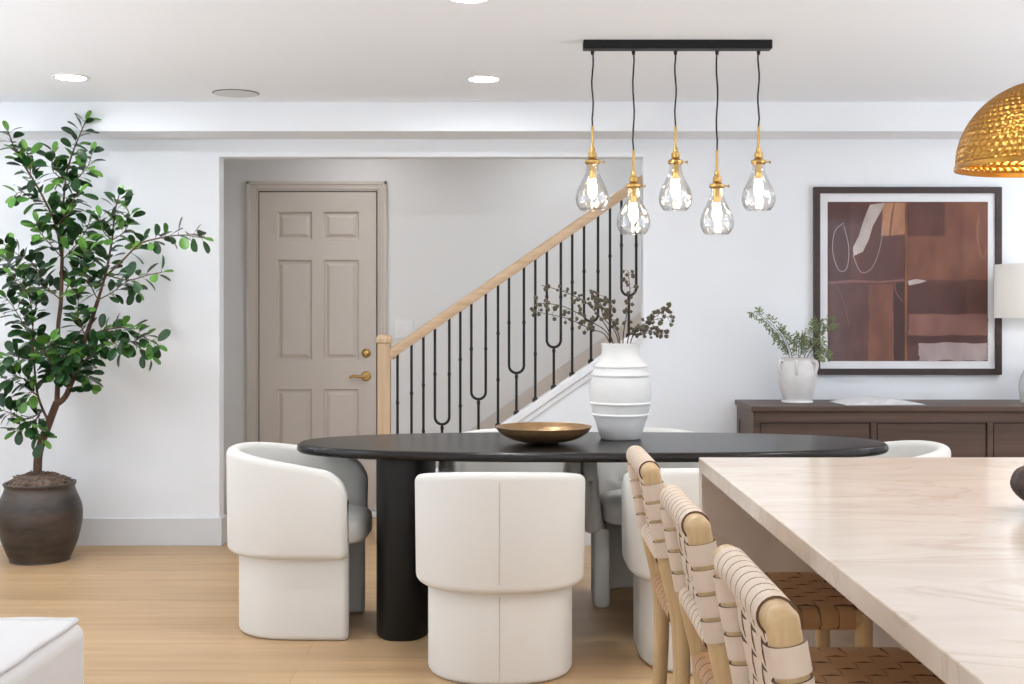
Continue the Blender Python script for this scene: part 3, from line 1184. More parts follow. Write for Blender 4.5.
def make_stool():
    r = empty('counter_stool')
    hw = .185           # half distance between leg centres
    rr = .0185
    zs = .635           # seat rail centre
    zt = .948           # top rail centre
    xt = -.058          # top rail set-back
    xm, zm = -.024, .762
    dep = .40
    # rear legs run up into the back
    for sy in (-1, 1):
        P = spline([(-.035, sy * hw, 0), (.0, sy * hw, .35), (.006, sy * hw, .6), (xm, sy * hw, zm), (xt, sy * hw, zt)], 8)
        n = len(P)
        rd = [.0155 + .0045 * min(1, i / n * 1.8) for i in range(n)]
        up = (P[-1] - P[-2]).normalized()
        for k in range(1, 7):      # domed top
            a = PI / 2 * k / 6
            P.append(Vector((xt, sy * hw, zt)) + up * .0205 * math.sin(a))
            rd.append(max(.0205 * math.cos(a), .0004))
        b = MB()
        b.tube(P, rd, 16)
        b.build('rear_leg', M['stoolwood'], r, angle=60)
        P = [(dep + .03, sy * hw, 0), (dep + .005, sy * hw, .4), (dep, sy * hw, zs + .012)]
        b = MB()
        b.tube(spline(P, 6), [.0145 + .005 * i / 12 for i in range(13)], 16)
        b.build('front_leg', M['stoolwood'], r, angle=60)
    b = MB()
    b.tube([(xt, -hw, zt), (xt, hw, zt)], .0205, 18)
    b.build('top_rail', M['stoolwood'], r, angle=80)
    MB().tube([(xm, -hw, zm), (xm, hw, zm)], rr, 14).build('lower_back_rail', M['stoolwood'], r)
    for a, c in (((.005, -hw, zs), (.005, hw, zs)), ((dep, -hw, zs), (dep, hw, zs)), ((.005, -hw, zs), (dep, -hw, zs)), ((.005, hw, zs), (dep, hw, zs))):
        MB().tube([a, c], rr, 14).build('seat_rail', M['stoolwood'], r)
    for a, c in (((dep + .012, -hw, .22), (dep + .012, hw, .22)), ((-.015, -hw, .28), (dep + .01, -hw, .28)), ((-.015, hw, .28), (dep + .01, hw, .28)), ((-.015, -hw, .22), (-.015, hw, .22))):
        MB().tube([a, c], .0105, 12).build('stretcher', M['stoolwood'], r)
    # woven back: every strap is wrapped round its rail or stile, the web runs in the middle plane
    b = MB()
    O = Vector((xm, -hw, zm))
    up = Vector((xt - xm, 0, zt - zm))
    lu = up.length
    up.normalize()
    Y_ = Vector((0, 1, 0))
    nn = Y_.cross(up).normalized()

    def wrap(c, axis, width, rad):
        e1 = axis.orthogonal().normalized()
        e2 = axis.cross(e1)
        ribbon(b, [c + e1 * rad * math.cos(2 * PI * k / 20) + e2 * rad * math.sin(2 * PI * k / 20) for k in range(20)], axis, width)

    def web(p0, p1, cross, width, crossings, par):
        d = (p1 - p0).normalized()
        line = [p0] + [p0 + d * c + nn * (.0026 if (j + par) % 2 else -.0026) for j, c in enumerate(crossings)] + [p1]
        line = spline(line, 3)
        ribbon(b, [p + nn * .0009 for p in line] + [p - nn * .0009 for p in reversed(line)], cross, width, .0014)
    nv, nh = 9, 4
    py = [.030 + (2 * hw - .06) * (k + .5) / nv for k in range(nv)]
    pz = [.0255 + .0415 * k for k in range(nh)]
    for j, y in enumerate(py):
        wrap(O + Y_ * y + up * lu, Y_, .0315, .0222)
        wrap(O + Y_ * y, Y_, .0315, .0202)
        web(O + Y_ * y + up * .018, O + Y_ * y + up * (lu - .019), Y_, .0315, [q - .018 for q in pz], j)
    for j, z in enumerate(pz):
        for yy in (0, 2 * hw):
            wrap(O + Y_ * yy + up * z, up, .0345, .0222)
        web(O + Y_ * .019 + up * z, O + Y_ * (2 * hw - .019) + up * z, up, .0345, [q - .019 for q in py], j + 1)
    b.build('woven_back', [M['leather'], M['leather_edge']], r, angle=50)
    b = MB()
    O = Vector((.005, -hw, zs))
    weave(b, O, (1, 0, 0), (0, 1, 0), dep - .005, 2 * hw, 9, 8, .036, .038, .0205, .02, .02)
    b.build('woven_seat', [M['seat_leather'], M['leather_edge']], r, angle=50)
    return r


stool0 = make_stool()
for i, (x, y, lab) in enumerate([
        (.358, 2.945, 'woven leather counter stool farthest from us, next to the island waterfall end'),
        (.358, 2.245, 'woven leather counter stool between the other two along the island'),
        (.362, 1.625, 'woven leather counter stool nearest to us, its seat under the island edge')]):
    s = stool0 if i == 0 else copy_tree(stool0)
    s.location = (x, y, 0)
    tag(s, lab, 'stool', 'woven leather stools along the island')


# ------------------------------------------------------------------ sideboard and the things on it
SX, SYF, SYB, SZ = 1.226, 6.55, 7.05, .807


def sideboard():
    r = empty('sideboard', (SX, SYB, 0))
    tag(r, 'long dark walnut sideboard with framed doors against the white wall', 'sideboard')
    D = SYB - SYF
    L = 2.46
    MB().box(0, L, -D, 0, SZ - .028, SZ).build('top', M['walnut'], r, smooth=False, bevel=.004)
    b = MB()
    x0, x1, yf = .018, L - .018, -D + .022
    b.box(x0, x1, yf + .02, -.004, .06, SZ - .0285)
    # face frame
    pitch = (x1 - x0 - .03) / 4
    b.box(x0, x1, yf, yf + .02, SZ - .085, SZ - .0285)
    b.box(x0, x1, yf, yf + .02, .06, .12)
    for k in range(5):
        xx = x0 + k * pitch
        b.box(xx, xx + .03, yf, yf + .02, .12, SZ - .085)
    b.build('body', M['walnut'], r, smooth=False, bevel=.002)
    for k in range(4):
        xa = x0 + k * pitch + .036
        xb = xa + pitch - .042
        c = MB()
        za, zb = .126, SZ - .091
        c.box(xa, xb, yf + .008, yf + .019, za, zb)
        c.build('door', M['walnut'], r, smooth=False, bevel=.002)
    c = MB()
    c.box(x0 + .03, x1 - .03, yf + .04, -.03, 0, .06)
    c.build('plinth', M['walnut'], r, smooth=False, bevel=.002)
    # side stiles framing the left end
    c = MB()
    c.box(x0 - .006, x0, yf, yf + .06, .06, SZ - .029)
    c.box(x0 - .006, x0, -.07, -.004, .06, SZ - .029)
    c.box(x0 - .006, x0, yf + .06, -.07, SZ - .1, SZ - .029)
    c.build('side_frame', M['walnut'], r, smooth=False)


sideboard()


def jug():
    X, Y = 1.52, 6.82
    r = empty('jug_vase', (X, Y, SZ + .0005))
    tag(r, 'small white glazed jar with lug handles on the sideboard', 'vase')
    p = [(0, .0), (.078, 0), (.08, .01), (.074, .016), (.088, .06), (.102, .12), (.104, .16), (.096, .2), (.086, .218), (.086, .232), (.09, .238), (.084, .24), (.078, .232), (.08, .21), (.094, .16), (.09, .1), (.065, .02), (0, .014)]
    MB().lathe(prof_spline(p, 3), 56).build('body', M['jug'], r, angle=60)
    for a in (R(200), R(255), R(320), R(80)):
        d = Vector((math.cos(a), math.sin(a), 0))
        P = [d * .085 + Vector((0, 0, .222)), d * .108 + Vector((0, 0, .222)), d * .116 + Vector((0, 0, .2)), d * .108 + Vector((0, 0, .17)), d * .099 + Vector((0, 0, .152))]
        MB().tube(spline(P, 5), [.009] * 10 + [.0085] * 11, 10).build('handle', M['jug'], r)
    return X, Y


JX, JY = jug()


def leaf_at(b, base, d, nrm, L, Wd, mi=0, curl=.15):
    d = d.normalized()
    nrm = (nrm - d * nrm.dot(d))
    if nrm.length < 1e-4:
        nrm = d.orthogonal()
    nrm.normalize()
    s = d.cross(nrm)
    rows = [(0, 0), (.1, .42), (.3, .82), (.55, 1.0), (.78, .9), (.92, .58), (1.0, 0)]
    vs = []
    for t, w_ in rows:
        z = -curl * L * t * t
        c = base + d * (L * t) + nrm * z
        if w_ == 0:
            vs.append([c])
        else:
            up = nrm * (Wd * .5 * w_ * .22)
            vs.append([c - s * (Wd / 2 * w_) + up, c, c + s * (Wd / 2 * w_) + up])
    flat = [p for r_ in vs for p in r_]
    idx = []
    n = 0
    for r_ in vs:
        idx.append(list(range(n, n + len(r_))))
        n += len(r_)
    fs = []
    for a, c in zip(idx[:-1], idx[1:]):
        if len(a) == 1:
            fs += [(a[0], c[1], c[0]), (a[0], c[2], c[1])]
        elif len(c) == 1:
            fs += [(a[0], a[1], c[0]), (a[1], a[2], c[0])]
        else:
            fs += [(a[0], a[1], c[1], c[0]), (a[1], a[2], c[2], c[1])]
    b.add(flat, fs, mi)


def sprig(pts, label, seed, dens=1.0):
    rnd = random.Random(seed)
    P = spline(pts, 9)
    n = len(P)
    st, lf = MB(), MB()
    st.tube(P, [.0024 - .0014 * i / n for i in range(n)], 6)
    for i in range(int(n * .36), n):
        d = (P[min(i + 1, n - 1)] - P[i - 1]).normalized()
        for sgn in (-1, 1):
            if rnd.random() > .6 * dens:
                continue
            side = d.cross(Vector((rnd.uniform(-.5, .5), -1, rnd.uniform(-.4, .4)))).normalized() * sgn
            dd = (side * 1.0 + d * .75 + Vector((0, rnd.uniform(-.5, .5), rnd.uniform(-.4, .2)))).normalized()
            L = rnd.uniform(.028, .05) * (1.15 - .55 * i / n)
            tw = P[i] + dd * L
            st.tube([P[i], tw], .0008, 4)
            for q in range(2):
                bs = P[i].lerp(tw, .45 + .55 * q)
                for s2 in (-1, 1):
                    ld = (dd * .8 + dd.cross(Vector((0, 1, .2))) * s2 * .8 + Vector((rnd.uniform(-.3, .3), rnd.uniform(-.4, .4), rnd.uniform(-.3, .3)))).normalized()
                    leaf_at(lf, bs, ld, Vector((rnd.uniform(-.4, .4), -1, .5)), rnd.uniform(.016, .027), rnd.uniform(.005, .008))
    o0 = P[0].copy()
    r = empty('fern_sprig', o0)
    tag(r, label, 'sprig', 'green sprigs in the white jar')
    for m_ in (st, lf):
        m_.v = [p - o0 for p in m_.v]
    st.build('stem', M['twig'], r)
    lf.build('leaves', M['fern'], r)


def jn(dx, dy):
    return [Vector((JX - dx * .4, JY - dy * .4, SZ + .05)), Vector((JX + dx, JY + dy, SZ + .236))]


def jp(x, y, dy):
    return at(x, y, JY + dy)


for i, (p, lab) in enumerate([
        (jn(-.04, .0) + [jp(781, 336, .0), jp(769, 322, -.01), jp(754, 312, -.03)], 'green sprig reaching farthest left out of the white jar'),
        (jn(-.02, .03) + [jp(788, 344, .03), jp(780, 334, .05)], 'short green sprig leaning left behind the long one in the white jar'),
        (jn(.0, -.03) + [jp(799, 345, -.05), jp(800, 337, -.07)], 'short upright green sprig in the middle of the white jar'),
        (jn(.03, -.02) + [jp(814, 338, -.03), jp(822, 327, -.04), jp(832, 322, -.06)], 'green sprig rising right in front of the framed picture edge'),
        (jn(.045, -.02) + [jp(816, 346, -.04), jp(822, 352, -.06), jp(826, 358, -.07)], 'green sprig drooping over the right rim of the white jar'),
        (jn(.02, .03) + [jp(806, 342, .03), jp(814, 330, .04), jp(818, 322, .05)], 'green sprig leaning right behind the others in the white jar')]):
    sprig(p, lab, 70 + i)


def open_book():
    X, Y = 1.915, 6.72
    r = empty('open_book', (X, Y, SZ + .0005))
    r.rotation_euler = (0, 0, R(4))
    tag(r, 'open book lying face up on the sideboard', 'book')
    hw, hd = .205, .13
    MB().box(-hw - .008, hw + .008, -hd - .008, hd + .008, 0, .004).build('cover', M['print'], r, smooth=False, bevel=.001)
    for sg in (-1, 1):
        n = 14
        b = MB()
        rings = []
        for k in range(n + 1):
            t = k / n
            x = sg * hw * t
            z = .006 + .031 * (1 - t) ** .85 * min(1, .45 + t * 9)
            rings.append([Vector((x, -hd, .004)), Vector((x, hd, .004)), Vector((x, hd, z)), Vector((x, -hd, z))])
        b.loft(rings)
        b.build('pages', M['paper'], r, angle=40)


open_book()


def table_lamp():
    X, Y = 2.785, 6.80
    r = empty('table_lamp', (X, Y, SZ + .0005))
    tag(r, 'table lamp with white drum shade cut by the right edge of the photo', 'lamp')
    p = [(0, 0), (.075, 0), (.08, .01), (.084, .04), (.088, .09), (.078, .14), (.052, .19), (.03, .235), (.022, .31), (.022, .36), (0, .36)]
    MB().lathe(prof_spline(p, 4), 48).build('lamp_base', M['lampceramic'], r, angle=60)
    MB().tube([(0, 0, .355), (0, 0, .55)], .006, 10).build('stem', M['brass'], r)
    b = MB()
    b.lathe([(.212, .45), (.208, .735), (.206, .735), (.210, .45), (.212, .45)], 64)
    ls = b.build('lamp_shade', M['shade'], r, angle=40)
    c = MB()
    for a in (0, 2 * PI / 3, 4 * PI / 3):
        c.tube([(0, 0, .70), (.207 * math.cos(a), .207 * math.sin(a), .722)], .002, 6)
    c.build('shade_spider', M['brass'], ls)
    MB().lathe(prof_spline([(0, .53), (.014, .535), (.017, .56), (.03, .6), (.022, .63), (0, .64)], 4), 20).build('bulb', M['lampbulb'], r)


table_lamp()


# ------------------------------------------------------------------ framed abstract picture
def picture():
    s = W / F
    r = empty('framed_picture', ((906.5 - CX) * s, W, CH - (281 - CY) * s))
    tag(r, 'large square abstract picture in brown tones with dark wood frame and white mat', 'picture')
    h, fw, dp = .517, .034, .03
    b = MB()
    o = [(-h, -h), (h, -h), (h, h), (-h, h)]
    i_ = [(-h + fw, -h + fw), (h - fw, -h + fw), (h - fw, h - fw), (-h + fw, h - fw)]
    vs = [(x, -dp, z) for x, z in o] + [(x, -dp, z) for x, z in i_] + [(x, -.012, z) for x, z in i_] + [(x, -.001, z) for x, z in o]
    fs = []
    for k in range(4):
        q = (k + 1) % 4
        fs += [(k, q, 4 + q, 4 + k), (4 + k, 4 + q, 8 + q, 8 + k), (k, 12 + k, 12 + q, q), (8 + k, 8 + q, 12 + q, 12 + k)]
    b.add(vs, fs)
    b.build('frame', M['walnut_frame'], r, smooth=False, bevel=.002)
    m = h - fw + .002
    MB().box(-m, m, -.012, -.006, -m, m).build('mat_board', M['mount'], r, smooth=False)
    # print: painted fields in thin layers, coordinates from photo pixels
    cols = [
        ('umber', srgb(112, 74, 66), srgb(88, 56, 52)),        # 0 ground
        ('mauve', srgb(98, 62, 56), srgb(78, 48, 45)),         # 1
        ('sienna', srgb(140, 92, 72), srgb(112, 70, 60)),      # 2
        ('chalk', srgb(206, 196, 190), srgb(168, 148, 140)),   # 3
        ('ochre', srgb(188, 140, 108), srgb(158, 108, 82)),    # 4
        ('seam', srgb(170, 112, 66), srgb(110, 66, 44)),       # 5
        ('rose', srgb(152, 108, 98), srgb(128, 84, 76)),       # 6
        ('ash', srgb(186, 168, 166), srgb(164, 144, 142)),     # 7
        ('dusk', srgb(78, 50, 48), srgb(66, 42, 42)),          # 8
    ]
    ms = [mat('paint_' + n_, a, .8, col2=c, vscale=(9, 9, 4), detail=8, spec=.2) for n_, a, c in cols]
    b = MB()
    lay = [0]

    def poly(pts, mi):
        lay[0] += 1
        y = -.0125 - .00022 * lay[0]
        vs = [((px - 906.5) * s, y, (281 - py) * s) for px, py in pts]
        b.add(vs, [tuple(range(len(vs)))], mi)

    def rect(x0, y0, x1, y1, mi, j=0, seed=0):
        rnd = random.Random(seed)
        pts = []
        n = 9
        for k in range(n):
            pts.append((x0 + (x1 - x0) * k / n, y0 + rnd.uniform(-j, j)))
        for k in range(n):
            pts.append((x1 + rnd.uniform(-j, j), y0 + (y1 - y0) * k / n))
        for k in range(n):
            pts.append((x1 + (x0 - x1) * k / n, y1 + rnd.uniform(-j, j)))
        for k in range(n):
            pts.append((x0 + rnd.uniform(-j, j), y1 + (y0 - y1) * k / n))
        poly(pts, mi)

    def stroke(pts, wd, mi):
        pts = spline([(a, c, 0) for a, c in pts], 8)
        n = len(pts)
        L_, R_ = [], []
        for k in range(n):
            d = (pts[min(k + 1, n - 1)] - pts[max(k - 1, 0)]).normalized()
            q = Vector((-d.y, d.x, 0)) * wd / 2
            L_.append(pts[k] + q)
            R_.append(pts[k] - q)
        lay[0] += 1
        y = -.0125 - .00022 * lay[0]
        vs = [((p.x - 906.5) * s, y, (281 - p.y) * s) for p in L_ + R_]
        b.add(vs, [(k, k + 1, n + k + 1, n + k) for k in range(n - 1)], mi)
    rect(827, 202, 987, 361, 0)
    rect(906, 236, 986.5, 280, 2, .6, 1)
    rect(944, 202.5, 986.5, 236, 2, .5, 2)
    rect(906, 202.5, 944, 236, 0, .5, 3)
    rect(827.5, 203, 850, 280, 1, .8, 4)
    rect(827.5, 282, 868, 360.5, 0, .6, 5)
    rect(868, 284, 893, 360.5, 2, .9, 6)
    rect(893, 283, 904, 360.5, 8, .7, 7)
    rect(906, 283, 966, 314, 1, .8, 8)
    rect(966, 283, 986.5, 316, 0, .6, 9)
    rect(908, 314, 986.5, 335, 6, 1.0, 10)
    rect(906, 336, 986.5, 346, 1, .8, 11)
    rect(918, 343, 986.5, 360.5, 7, 1.0, 12)
    rect(880, 203, 904, 235, 2, .9, 13)
    poly([(881, 203), (893, 203), (890, 215), (888, 236), (880, 236), (882, 218)], 4)
    poly([(894, 203), (904, 203), (904, 234), (890, 236), (892, 218)], 4)
    poly([(869, 205), (884, 203), (880, 212), (872, 226), (868, 240), (862, 252), (853, 256), (852, 248), (858, 236), (863, 220)], 3)
    poly([(828, 282), (850, 280), (880, 281), (903, 279), (904, 281), (880, 283), (850, 282.5), (828, 284)], 6)
    poly([(907, 281), (915, 279), (926, 281), (918, 283.5), (908, 285.5)], 3)
    stroke([(843, 223), (834, 232), (832, 252), (838, 270), (846, 268), (848, 248), (843, 226)], .8, 7)
    stroke([(852, 255), (860, 272), (871, 268), (879, 248), (883, 222)], .7, 7)
    stroke([(894, 282), (895, 292), (902, 302)], .7, 6)
    stroke([(836, 286), (844, 305), (848, 325)], .6, 6)
    stroke([(978, 214), (976, 236), (981, 258), (985, 250)], .6, 4)
    rect(904, 202, 906, 361, 5, .25, 20)
    b.build('print', ms, r, smooth=False)
    MB().box(-m, m, -.0225, -.0212, -m, m).build('glazing', M['pane'], r, smooth=False)


picture()


# ------------------------------------------------------------------ potted tree
def tree():
    Y = 6.66
    bx = (40 - CX) / F * Y
    r = empty('potted_tree', (bx, Y, 0))
    tag(r, 'tall leafy green tree in a dark weathered clay pot by the white wall', 'potted plant')
    s = Y / F
    # pot
    p = [(0, .0), (.14, 0), (.15, .01), (.184, .09), (.208, .19), (.211, .27), (.19, .335), (.176, .368), (.174, .385), (.182, .398), (.179, .405), (.168, .404), (.164, .39), (.166, .36), (.17, .30), (0, .28)]
    b = MB()
    b.lathe(prof_spline(p, 4), 64, fr=lambda a, z: 1 + .006 * math.sin(3 * a + 9 * z) + .003 * math.sin(70 * z))
    b.build('pot', M['pot'], r, angle=60)
    rnd = random.Random(5)
    b = MB()
    b.lathe(prof_spline([(.166, .385), (.15, .41), (.1, .437), (.05, .445), (0, .447)], 5), 48, fr=lambda a, z: 1 + .02 * math.sin(5 * a))
    for k in range(260):
        a, q = rnd.uniform(0, 2 * PI), math.sqrt(rnd.random()) * .158
        z = .447 - .05 * (q / .16) ** 2
        c = Vector((q * math.cos(a), q * math.sin(a), z))
        t = rnd.uniform(0, 2 * PI)
        e = Vector((math.cos(t), math.sin(t), rnd.uniform(-.1, .6))) * rnd.uniform(.012, .03)
        b.tube([c - e, c + Vector((0, 0, .012)), c + e], rnd.uniform(.002, .0045), 5)
    b.build('moss', M['moss'], r, angle=60)

    def T(x, y, dy=0.0):
        q = at(x, y, Y + dy)
        return Vector((q.x - bx, q.y - Y, q.z))
    wood = MB()
    Lf = MB()

    def limb(pts, r0, r1):
        P = spline([T(*q) for q in pts], 6)
        n = len(P)
        wood.tube(P, [r0 + (r1 - r0) * i / (n - 1) for i in range(n)], 9)
        return P

    def leaves(P, f0=.2, sp=.022, L=(.058, .086), dens=.95, seed=0, bright=.22):
        rn = random.Random(seed)
        d_acc, ang = 0.0, rn.uniform(0, 6)
        tot = sum((b_ - a_).length for a_, b_ in zip(P[:-1], P[1:]))
        run = 0.0
        for a_, b_ in zip(P[:-1], P[1:]):
            seg = (b_ - a_)
            d = seg.normalized()
            k = 0
            run += seg.length
            d_acc += seg.length
            while d_acc > sp:
                d_acc -= sp
                if run < f0 * tot or rn.random() > dens:
                    continue
                ang += 2.4 + rn.uniform(-.4, .4)
                u = d.orthogonal().normalized()
                v = d.cross(u)
                rad = u * math.cos(ang) + v * math.sin(ang)
                pos = b_ - d * rn.random() * seg.length
                ld = (rad * 1.0 + d * .55 + Vector((0, 0, .1 + rn.uniform(-.45, .25)))).normalized()
                nn = (Vector((0, -.35, 1)) + Vector((rn.uniform(-.7, .7), rn.uniform(-.7, .7), 0))).normalized()
                l_ = rn.uniform(*L)
                pet = pos + ld * .018
                wood.tube([pos, pet], .0012, 4)
                leaf_at(Lf, pet, ld, nn, l_, l_ * rn.uniform(.54, .66), 1 if rn.random() < bright else 0, rn.uniform(.02, .25))
        # terminal leaf
        d = (P[-1] - P[-2]).normalized()
        leaf_at(Lf, P[-1], d, Vector((.2, -.6, 1)), L[0], L[0] * .55, 1)

    # trunk and main limbs (photo pixels, depth offset)
    limb([(37.5, 482), (39, 452), (49, 423), (57, 402)], .0235, .019)
    limb([(57, 402), (58, 365, .02), (58, 329, .03), (61, 300, .03), (62, 258, .02)], .014, .009)
    limb([(57, 404), (67, 394, -.02), (78, 362, -.04), (86, 337, -.05), (98, 300, -.05)], .0165, .010)
    A = limb([(62, 258, .02), (57, 230, 0), (50, 211, -.02), (34, 181, -.05), (17, 154, -.08), (8, 131, -.1)], .008, .0028)
    leaves(A, .2, .0125, seed=1)
    Bt = limb([(62, 258, .02), (63, 215, .03), (66, 177, .05), (73, 152, .05), (81, 132, .06), (86, 120, .06)], .0075, .002)
    leaves(Bt, .12, .012, seed=2)
    C = limb([(98, 300, -.05), (106, 272, -.06), (112, 240, -.05), (115, 212, -.03), (119, 195, -.02)], .008, .0025)
    leaves(C, .2, .0105, seed=3)
    D = limb([(104, 278, -.06), (122, 261, -.1), (140, 244, -.14), (160, 238, -.17), (182, 235, -.2), (203, 238, -.22)], .006, .0018)
    leaves(D, .3, .014, seed=4)
    E = limb([(106, 275, -.06), (128, 280, -.12), (148, 275, -.15), (163, 272, -.17)], .004, .0016)
    leaves(E, .25, .022, seed=5)
    Fb = limb([(86, 337, -.05), (105, 330, -.1), (125, 328, -.14), (142, 336, -.16), (158, 345, -.18)], .005, .0018)
    leaves(Fb, .2, .0105, seed=6)
    G = limb([(105, 330, -.1), (128, 340, -.16), (145, 352, -.18), (152, 357, -.18)], .003, .0015)
    leaves(G, .3, .017, seed=7)
    Hh = limb([(49, 423), (38, 396, -.06), (34, 360, -.1), (33, 322, -.1), (38, 300, -.1)], .007, .003)
    leaves(Hh, .35, .013, seed=8)
    twigs = [
        ([(34, 345, -.1), (22, 322, -.14), (14, 308, -.16), (6, 298, -.17)], .2, .014),
        ([(33, 322, -.1), (30, 300, -.14), (22, 285, -.17), (12, 275, -.2)], .2, .014),
        ([(61, 300, .03), (45, 285, .0), (34, 265, -.05), (14, 252, -.08), (3, 243, -.1)], .2, .0135),
        ([(58, 290, .03), (40, 290, .1), (20, 275, .15), (6, 260, .18)], .2, .0145),
        ([(61, 300, .03), (72, 280, .06), (84, 262, .08), (96, 248, .1)], .15, .0135),
        ([(62, 260, .02), (76, 245, .0), (85, 232, -.02), (90, 220, -.04)], .1, .0145),
        ([(62, 258, .02), (50, 244, -.05), (40, 232, -.1), (37, 222, -.12)], .1, .0135),
        ([(98, 300, -.05), (88, 280, -.1), (83, 262, -.12), (90, 250, -.14)], .15, .0135),
        ([(98, 300, -.05), (113, 292, -.02), (126, 283, .02), (137, 292, .05)], .2, .0155),
        ([(86, 337, -.05), (78, 318, -.1), (78, 300, -.13), (72, 288, -.15)], .1, .0135),
        ([(58, 365, .02), (44, 352, .08), (36, 340, .12), (24, 345, .15)], .1, .0145),
        ([(58, 365, .02), (66, 350, -.05), (74, 340, -.1), (70, 355, -.14), (62, 372, -.15)], .1, .0115),
        ([(58, 375, .02), (72, 370, .08), (86, 372, .1), (92, 384, .1)], .1, .0115),
        ([(57, 385, .02), (52, 366, -.1), (44, 352, -.15), (52, 342, -.16)], .1, .0115),
        ([(67, 394, -.02), (74, 376, -.08), (84, 362, -.12), (96, 352, -.14)], .1, .0115),
        ([(34, 360, -.1), (22, 358, -.14), (12, 356, -.16), (3, 362, -.17)], .1, .0115),
        ([(36, 385, -.08), (22, 378, -.12), (12, 378, -.14), (2, 384, -.15)], .1, .0125),
        ([(41, 412, -.03), (28, 419, -.08), (14, 414, -.1), (2, 410, -.12)], .45, .0145),
        ([(40, 415, -.03), (30, 425, -.06), (22, 427, -.08), (14, 432, -.1)], .2, .0145),
        ([(43, 410, -.04), (36, 420, -.1), (38, 432, -.12), (44, 440, -.13)], .15, .0135),
        ([(38, 396, -.06), (30, 392, -.12), (26, 402, -.15)], .1, .0135),
        ([(66, 180, .05), (58, 176, .0), (52, 168, -.03), (54, 152, -.05)], .1, .016),
        ([(66, 190, .05), (78, 178, .02), (88, 166, .0), (92, 152, .0)], .1, .017),
        ([(45, 202, -.02), (34, 200, -.06), (22, 192, -.09), (14, 196, -.1)], .2, .019),
        ([(30, 178, -.05), (30, 165, -.08), (26, 150, -.1)], .2, .017),
        ([(57, 225, 0), (66, 215, -.06), (72, 202, -.08), (80, 192, -.08)], .1, .0155),
        ([(112, 240, -.05), (104, 232, -.09), (100, 216, -.1)], .15, .015),
        ([(112, 240, -.05), (124, 232, -.03), (130, 218, -.02), (126, 208, 0)], .15, .017),
        ([(82, 350, -.04), (98, 345, -.1), (112, 342, -.13), (122, 350, -.15)], .1, .014),
    ]
    for i, (pts, f0, sp) in enumerate(twigs):
        P = limb(pts, .0032, .0014)
        leaves(P, f0, sp * .6, seed=20 + i, bright=.25)
    wood.build('trunk', M['bark'], r, angle=60)
    Lf.build('foliage', [M['leaf'], M['leaf2']], r, angle=80)


tree()


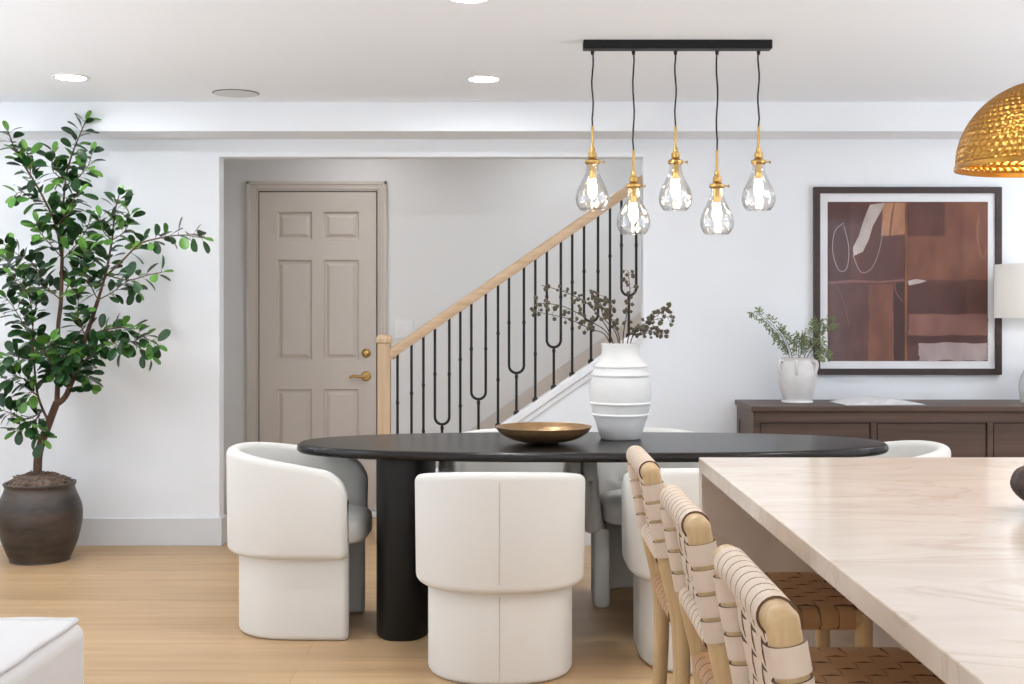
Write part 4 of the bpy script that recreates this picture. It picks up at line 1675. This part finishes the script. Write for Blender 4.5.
# ------------------------------------------------------------------ sofa corner
def sofa():
    r = empty('sofa', (-.985, 2.885, 0), R(-1.2))
    tag(r, 'white upholstered sofa with piped edge, only its corner showing at lower left', 'sofa')
    # local: x to the left is negative, y towards the camera is negative; back along x = 0, arm along y = 0
    H = .60

    def block(name, x0, x1, y0, y1, z0, z1, bev, mt=None):
        return MB().box(x0, x1, y0, y1, z0, z1).build(name, mt or M['sofa'], r, bevel=bev, bseg=5, angle=60)

    # one upholstered shell (far arm and long back in one sweep) with a crowned top
    def crown(x0, x1, y0, y1, nx, ny):
        b = MB()
        vs = {}
        pts = []
        for i in range(nx + 1):
            for j in range(ny + 1):
                u, v = i / nx, j / ny
                z = H + .012 * (1 - (2 * u - 1) ** 4) * (1 - (2 * v - 1) ** 4)
                vs[i, j] = len(pts)
                pts.append((x0 + (x1 - x0) * u, y0 + (y1 - y0) * v, z))
        fs = [(vs[i, j], vs[i + 1, j], vs[i + 1, j + 1], vs[i, j + 1]) for i in range(nx) for j in range(ny)]
        b.add(pts, fs)
        return b
    block('backrest', -.26, .022, -2.1, .02, .06, H - .004, .03)
    block('arm', -.95, -.262, -.24, .02, .06, H - .004, .03)
    block('arm', -.95, -.262, -2.1, -1.86, .06, H - .004, .03)
    crown(-.262, .008, -2.09, .006, 10, 40).build('back_panel', M['sofa'], r)
    # piping round the top
    b = MB()
    wob = lambda t: .0006 * math.sin(t * 37) + .0005 * math.sin(t * 83)
    P = [(-.26 + .26 * k / 10, .006, H - .001 + wob(k)) for k in range(10)]
    P += [(-.002, .004, H), (.004, -.003, H + .001)]
    P += [(.005 + wob(k * .7), -.012 - 2.08 * k / 60, H + .001 + wob(k)) for k in range(61)]
    b.tube(P, .0062, 8)
    b.build('piping', M['sofa'], r)
    block('seat_base', -.93, -.262, -1.858, -.242, .06, .28, .02)
    for y0, y1 in ((-1.05, -.25), (-1.85, -1.055)):
        block('seat_cushion', -.94, -.27, y0, y1, .281, .43, .04)
    for x, y in ((-.9, -.05), (-.05, -.05), (-.9, -2.05), (-.05, -2.05)):
        MB().lathe([(0, 0), (.02, 0), (.024, .06), (0, .06)], 16, (x, y, 0)).build('foot', M['black_post'], r)


sofa()

# ------------------------------------------------------------------ light and view
world = bpy.data.worlds.new('daylight')
scene.world = world
world.use_nodes = True
nt = world.node_tree
bg = nt.nodes['Background']
# overcast sky above the horizon, brighter lower half added to lift the ceiling
tc = node(nt, 'ShaderNodeTexCoord')
sep = node(nt, 'ShaderNodeSeparateXYZ')
nt.links.new(tc.outputs['Generated'], sep.inputs[0])
ramp = node(nt, 'ShaderNodeValToRGB')
e = ramp.color_ramp.elements
e[0].position, e[0].color = 0.31, (0.80, 0.89, 1.0, 1)
e[1].position, e[1].color = 0.41, (0.165, 0.183, 0.203, 1)
mr = node(nt, 'ShaderNodeMapRange')
mr.inputs['From Min'].default_value = -1
mr.inputs['From Max'].default_value = 1
nt.links.new(sep.outputs['Z'], mr.inputs['Value'])
nt.links.new(mr.outputs[0], ramp.inputs['Fac'])
nt.links.new(ramp.outputs['Color'], bg.inputs['Color'])
bg.inputs['Strength'].default_value = 6.6

vs = scene.view_settings
scene.display_settings.display_device = 'sRGB'
vs.view_transform = 'Standard'
vs.look = 'None'
vs.gamma = 1.0
vs.use_curve_mapping = False
vs.exposure = 0.46
scene.cycles.use_denoising = True
scene.cycles.max_bounces = 10
scene.cycles.diffuse_bounces = 5
scene.cycles.transparent_max_bounces = 16
scene.cycles.sample_clamp_indirect = 6.0
